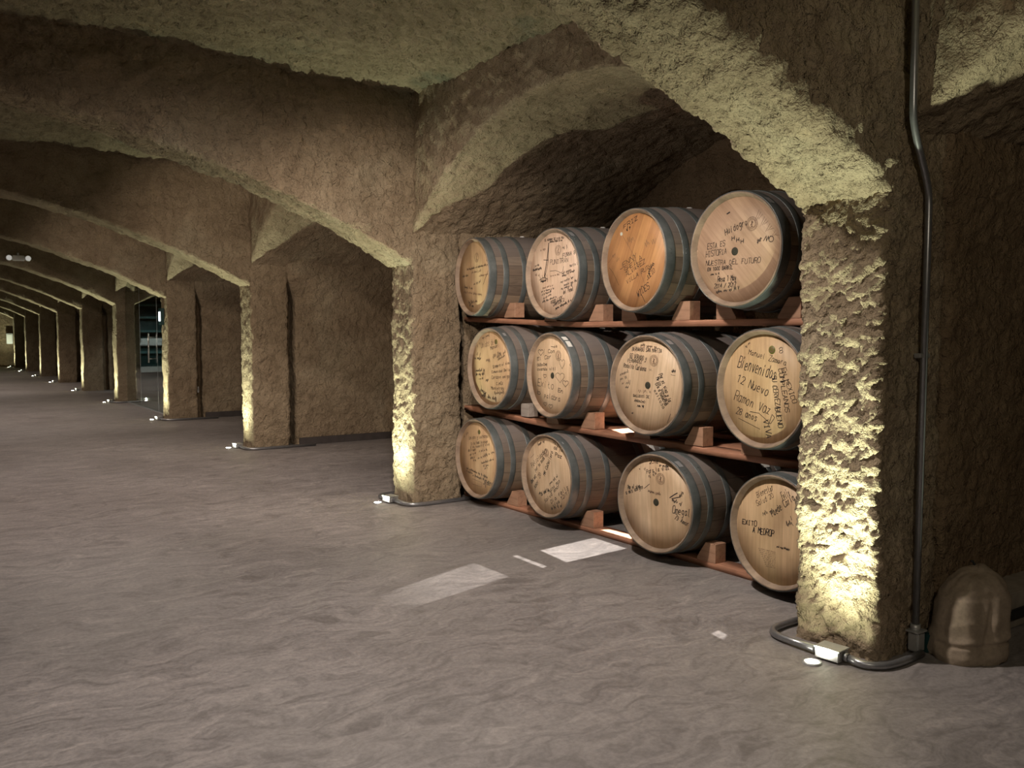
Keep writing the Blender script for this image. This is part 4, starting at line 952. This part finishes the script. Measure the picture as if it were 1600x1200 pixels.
# small white outlets in the slots beside two pillars
for i, y in ((2, 10.62), (3, 14.76)):
    r_ = empty('wall_outlet', (3.83, y, 0.46)); tag(r_, 'small white outlet in the slot beside the ' + PN[i], 'outlet', 'outlets in the wall slots')
    box_obj('plate', (0, 0, 0), (0.03, 0.012, 0.10), WHITEP, r_, 0.002); box_obj('socket', (0, -0.007, 0), (0.016, 0.004, 0.04), SILVER, r_, 0.0)

# ------------------------------------------------------------------ canvas-covered bundle
def sack():
    nu, nv = 96, 70
    u = np.linspace(0, 2 * np.pi, nu, endpoint=False); v = np.linspace(0, 1, nv)
    Uu, Vv = np.meshgrid(u, v, indexing='ij')
    h = 0.345
    z = h * np.minimum(Vv / 0.80, 1.0)
    shr = np.where(Vv > 0.80, 1 - (Vv - 0.80) / 0.20, 1.0)            # top cap
    w = np.interp(z / h, [0, 0.08, 0.3, 0.6, 0.8, 0.93, 1.0], [0.148, 0.155, 0.150, 0.142, 0.134, 0.112, 0.090])
    w2 = w * 0.80
    e = 3.0; c, s = np.cos(Uu), np.sin(Uu)
    rr = 1 / (np.abs(c) ** e + np.abs(s) ** e) ** (1 / e)
    x = w * rr * c * np.sqrt(shr); y = w2 * rr * s * np.sqrt(shr)
    z = z + 0.03 * (1 - shr ** 2) + 0.018 * np.sin(Uu * 1.0 + 0.6) * sstep(z, 0.2, 0.34)
    P = np.stack([x, y, z], -1)
    N0 = np.stack([c, s, 0.3 * np.ones_like(c)], -1)
    n = perlin(P * np.array([16, 16, 5]) + 3, 4)
    fold = -0.015 * np.exp(-((Uu - 4.75 - 0.8 * (z - 0.15)) / 0.09) ** 2) * sstep(-np.abs(z - 0.16), -0.16, -0.02)
    fold2 = 0.010 * perlin(np.stack([c * 2.2, s * 2.2, z * 6], -1) + 2, 8) - 0.012 * np.exp(-((z - 0.085 - 0.01 * c) / 0.008) ** 2) * (s < 0)
    crease = 0.007 * (0.4 - np.abs(perlin(P * np.array([7, 7, 13]) + 9, 15)) * 2)
    P = P + N0 * (0.010 * n + fold + fold2 + crease)[..., None] * np.minimum(1, np.sqrt(shr) + 0.15)[..., None]
    P[..., 0] += 0.035 * (P[..., 2] / h) ** 1.5; P[..., 2] -= 0.10 * np.clip(-(P[..., 0] + 0.02), 0, 1) * (P[..., 2] / h) ** 2
    P[..., 2] = np.maximum(P[..., 2], 0.0)
    return P, nu, nv
P, nu, nv = sack()
root = empty('canvas_sack', (3.725, 1.965, 0), (0, 0, -0.45)); tag(root, 'brown canvas covered bundle on the floor beside the nearest pillar', 'sack')
mesh_obj('cloth', P, grid_faces(nu, nv, wrap=True), CLOTH, root)
bm = bmesh.new(); bm_tube(bm, smooth_path([(0.055, 0.03, 0.33), (0.05, 0.03, 0.385), (0.035, 0.03, 0.41), (0.028, 0.03, 0.405)], 0.03, 5), 0.005, 8); bm_obj('strap', bm, BLACKB, root)
bm = bmesh.new(); bm_box(bm, (0, 0, 0.006), (0.24, 0.18, 0.012), 0.004); bm_obj('base', bm, BLACKB, root)
bm = bmesh.new(); bm_box(bm, (3.64, 2.085, 0.045), (0.06, 0.05, 0.09), 0.006)
tag(bm_obj('connector_box', bm, TEAL), 'small dark teal box tucked behind the canvas bundle', 'connector box')
# black pipe lying on the curb to the right
bm = bmesh.new(); bm_box(bm, (4.74, 2.018, 0.075), (1.14, 0.022, 0.046), 0.006)
tag(bm_obj('cable_duct', bm, BLACKB), 'black cable duct along the foot of the wall right of the canvas bundle', 'cable duct')

# ------------------------------------------------------------------ glass door bay (between fourth and fifth pillar)
root = empty('door_1', (3.50, 16.84, 0)); root['kind'] = 'structure'
for nm, ya, yb in (('glass_panel', FAR[3] - 16.84, 16.05 - 16.84), ('glass_door', 16.06 - 16.84, 17.44 - 16.84), ('glass_panel', 17.45 - 16.84, NEAR[4] - 16.84)):
    o = box_obj(nm, (0, (ya + yb) / 2, 1.3), (0.012, yb - ya, 2.58), GLASS, root, 0.0)
for y in (16.055, 17.445):
    box_obj('clamp', (0, y - 16.84, 2.5), (0.03, 0.05, 0.05), BRUSH, root, 0.002); box_obj('seal', (0, y - 16.84, 1.3), (0.014, 0.012, 2.56), SILVER, root, 0.0)
bm = bmesh.new(); bm_tube(bm, [(-0.07, 16.42 - 16.84, 0.86), (-0.07, 16.42 - 16.84, 1.38)], 0.013, 12)
for z in (0.93, 1.31): bm_tube(bm, [(-0.07, 16.42 - 16.84, z), (0.0, 16.42 - 16.84, z)], 0.008, 8)
bm_obj('door_handle', bm, BRUSH, root)
box_obj('floor_rail', (0, (FAR[3] + NEAR[4]) / 2 - 16.84, 0.008), (0.05, NEAR[4] - FAR[3], 0.014), SILVER, root, 0.0)
# counter and shelves seen through the glass
root = empty('display_counter', (4.72, 21.9, 0)); tag(root, 'pale fronted counter standing in the room behind the glass door', 'counter')
box_obj('counter_top', (0, 0, 1.17), (0.86, 0.5, 0.17), WHITEP, root, 0.01); box_obj('counter_body', (0, 0.04, 0.55), (0.80, 0.4, 1.08), TEAL, root)
box_obj('lower_panel', (0, -0.19, 0.53), (0.84, 0.05, 0.13), WHITEP, root); box_obj('rail', (-0.05, -0.20, 0.93), (0.95, 0.03, 0.06), TEALG, root)
root = empty('wall_shelf_unit', (4.70, 22.42, 0)); tag(root, 'teal shelf unit against the wall behind the counter, seen through the glass door', 'shelf unit')
for z in (1.42, 1.75, 2.05): box_obj('shelf', (0, 0, z), (1.15, 0.26, 0.05), TEALG, root)
for x in (-0.58, 0.58): box_obj('side_panel', (x, 0, 1.08), (0.03, 0.26, 2.15), DARKTRIM, root)
box_obj('back_panel', (0, 0.12, 1.1), (1.15, 0.02, 2.1), TEAL, root)
# small lit sign on the pillar in front of the door
root = empty('lit_sign', (PX - 0.03, 14.78, 1.65)); tag(root, 'small glowing sign on the hall face of the pillar before the glass door', 'sign')
box_obj('frame', (0, 0, 0), (0.05, 0.16, 0.26), TEAL, root); box_obj('face', (-0.027, 0, 0.0), (0.006, 0.11, 0.15), SIGNL, root, 0)

# twin emergency light on the fifth beam
root = empty('emergency_light', (1.66, NEAR[4] - 0.06, 2.77)); tag(root, 'white twin-head emergency light hanging on a far arch beam', 'emergency light')
box_obj('body', (0, 0, 0), (0.22, 0.07, 0.10), WHITEP, root, 0.015)
for s in (-1, 1):
    V, F = revolve([(-0.03, 0.0005), (-0.03, 0.045), (0.03, 0.055), (0.032, 0.0005)], 20)
    hd = mesh_obj('lamp_head', np.stack([V[:, 1] + s * 0.155, -V[:, 0] - 0.02, V[:, 2]], -1), F, WHITEP, root)
    V, F = revolve([(0.034, 0.046), (0.034, 0.0005)], 20); mesh_obj('lens', np.stack([V[:, 1] + s * 0.155, -V[:, 0] - 0.02, V[:, 2]], -1), F, EXITL, hd)
box_obj('bracket', (0, 0.02, 0.07), (0.03, 0.03, 0.06), WHITEP, root)
# white box on the end wall
root = empty('wall_box', (3.22, ENDY - 0.08, 1.14)); tag(root, 'white box mounted on the far end wall of the hall', 'wall box')
box_obj('case', (0, 0, 0), (0.22, 0.12, 0.42), WHITEP, root, 0.01); box_obj('front_cover', (0, -0.065, 0.02), (0.17, 0.01, 0.30), WHITES, root, 0.003)
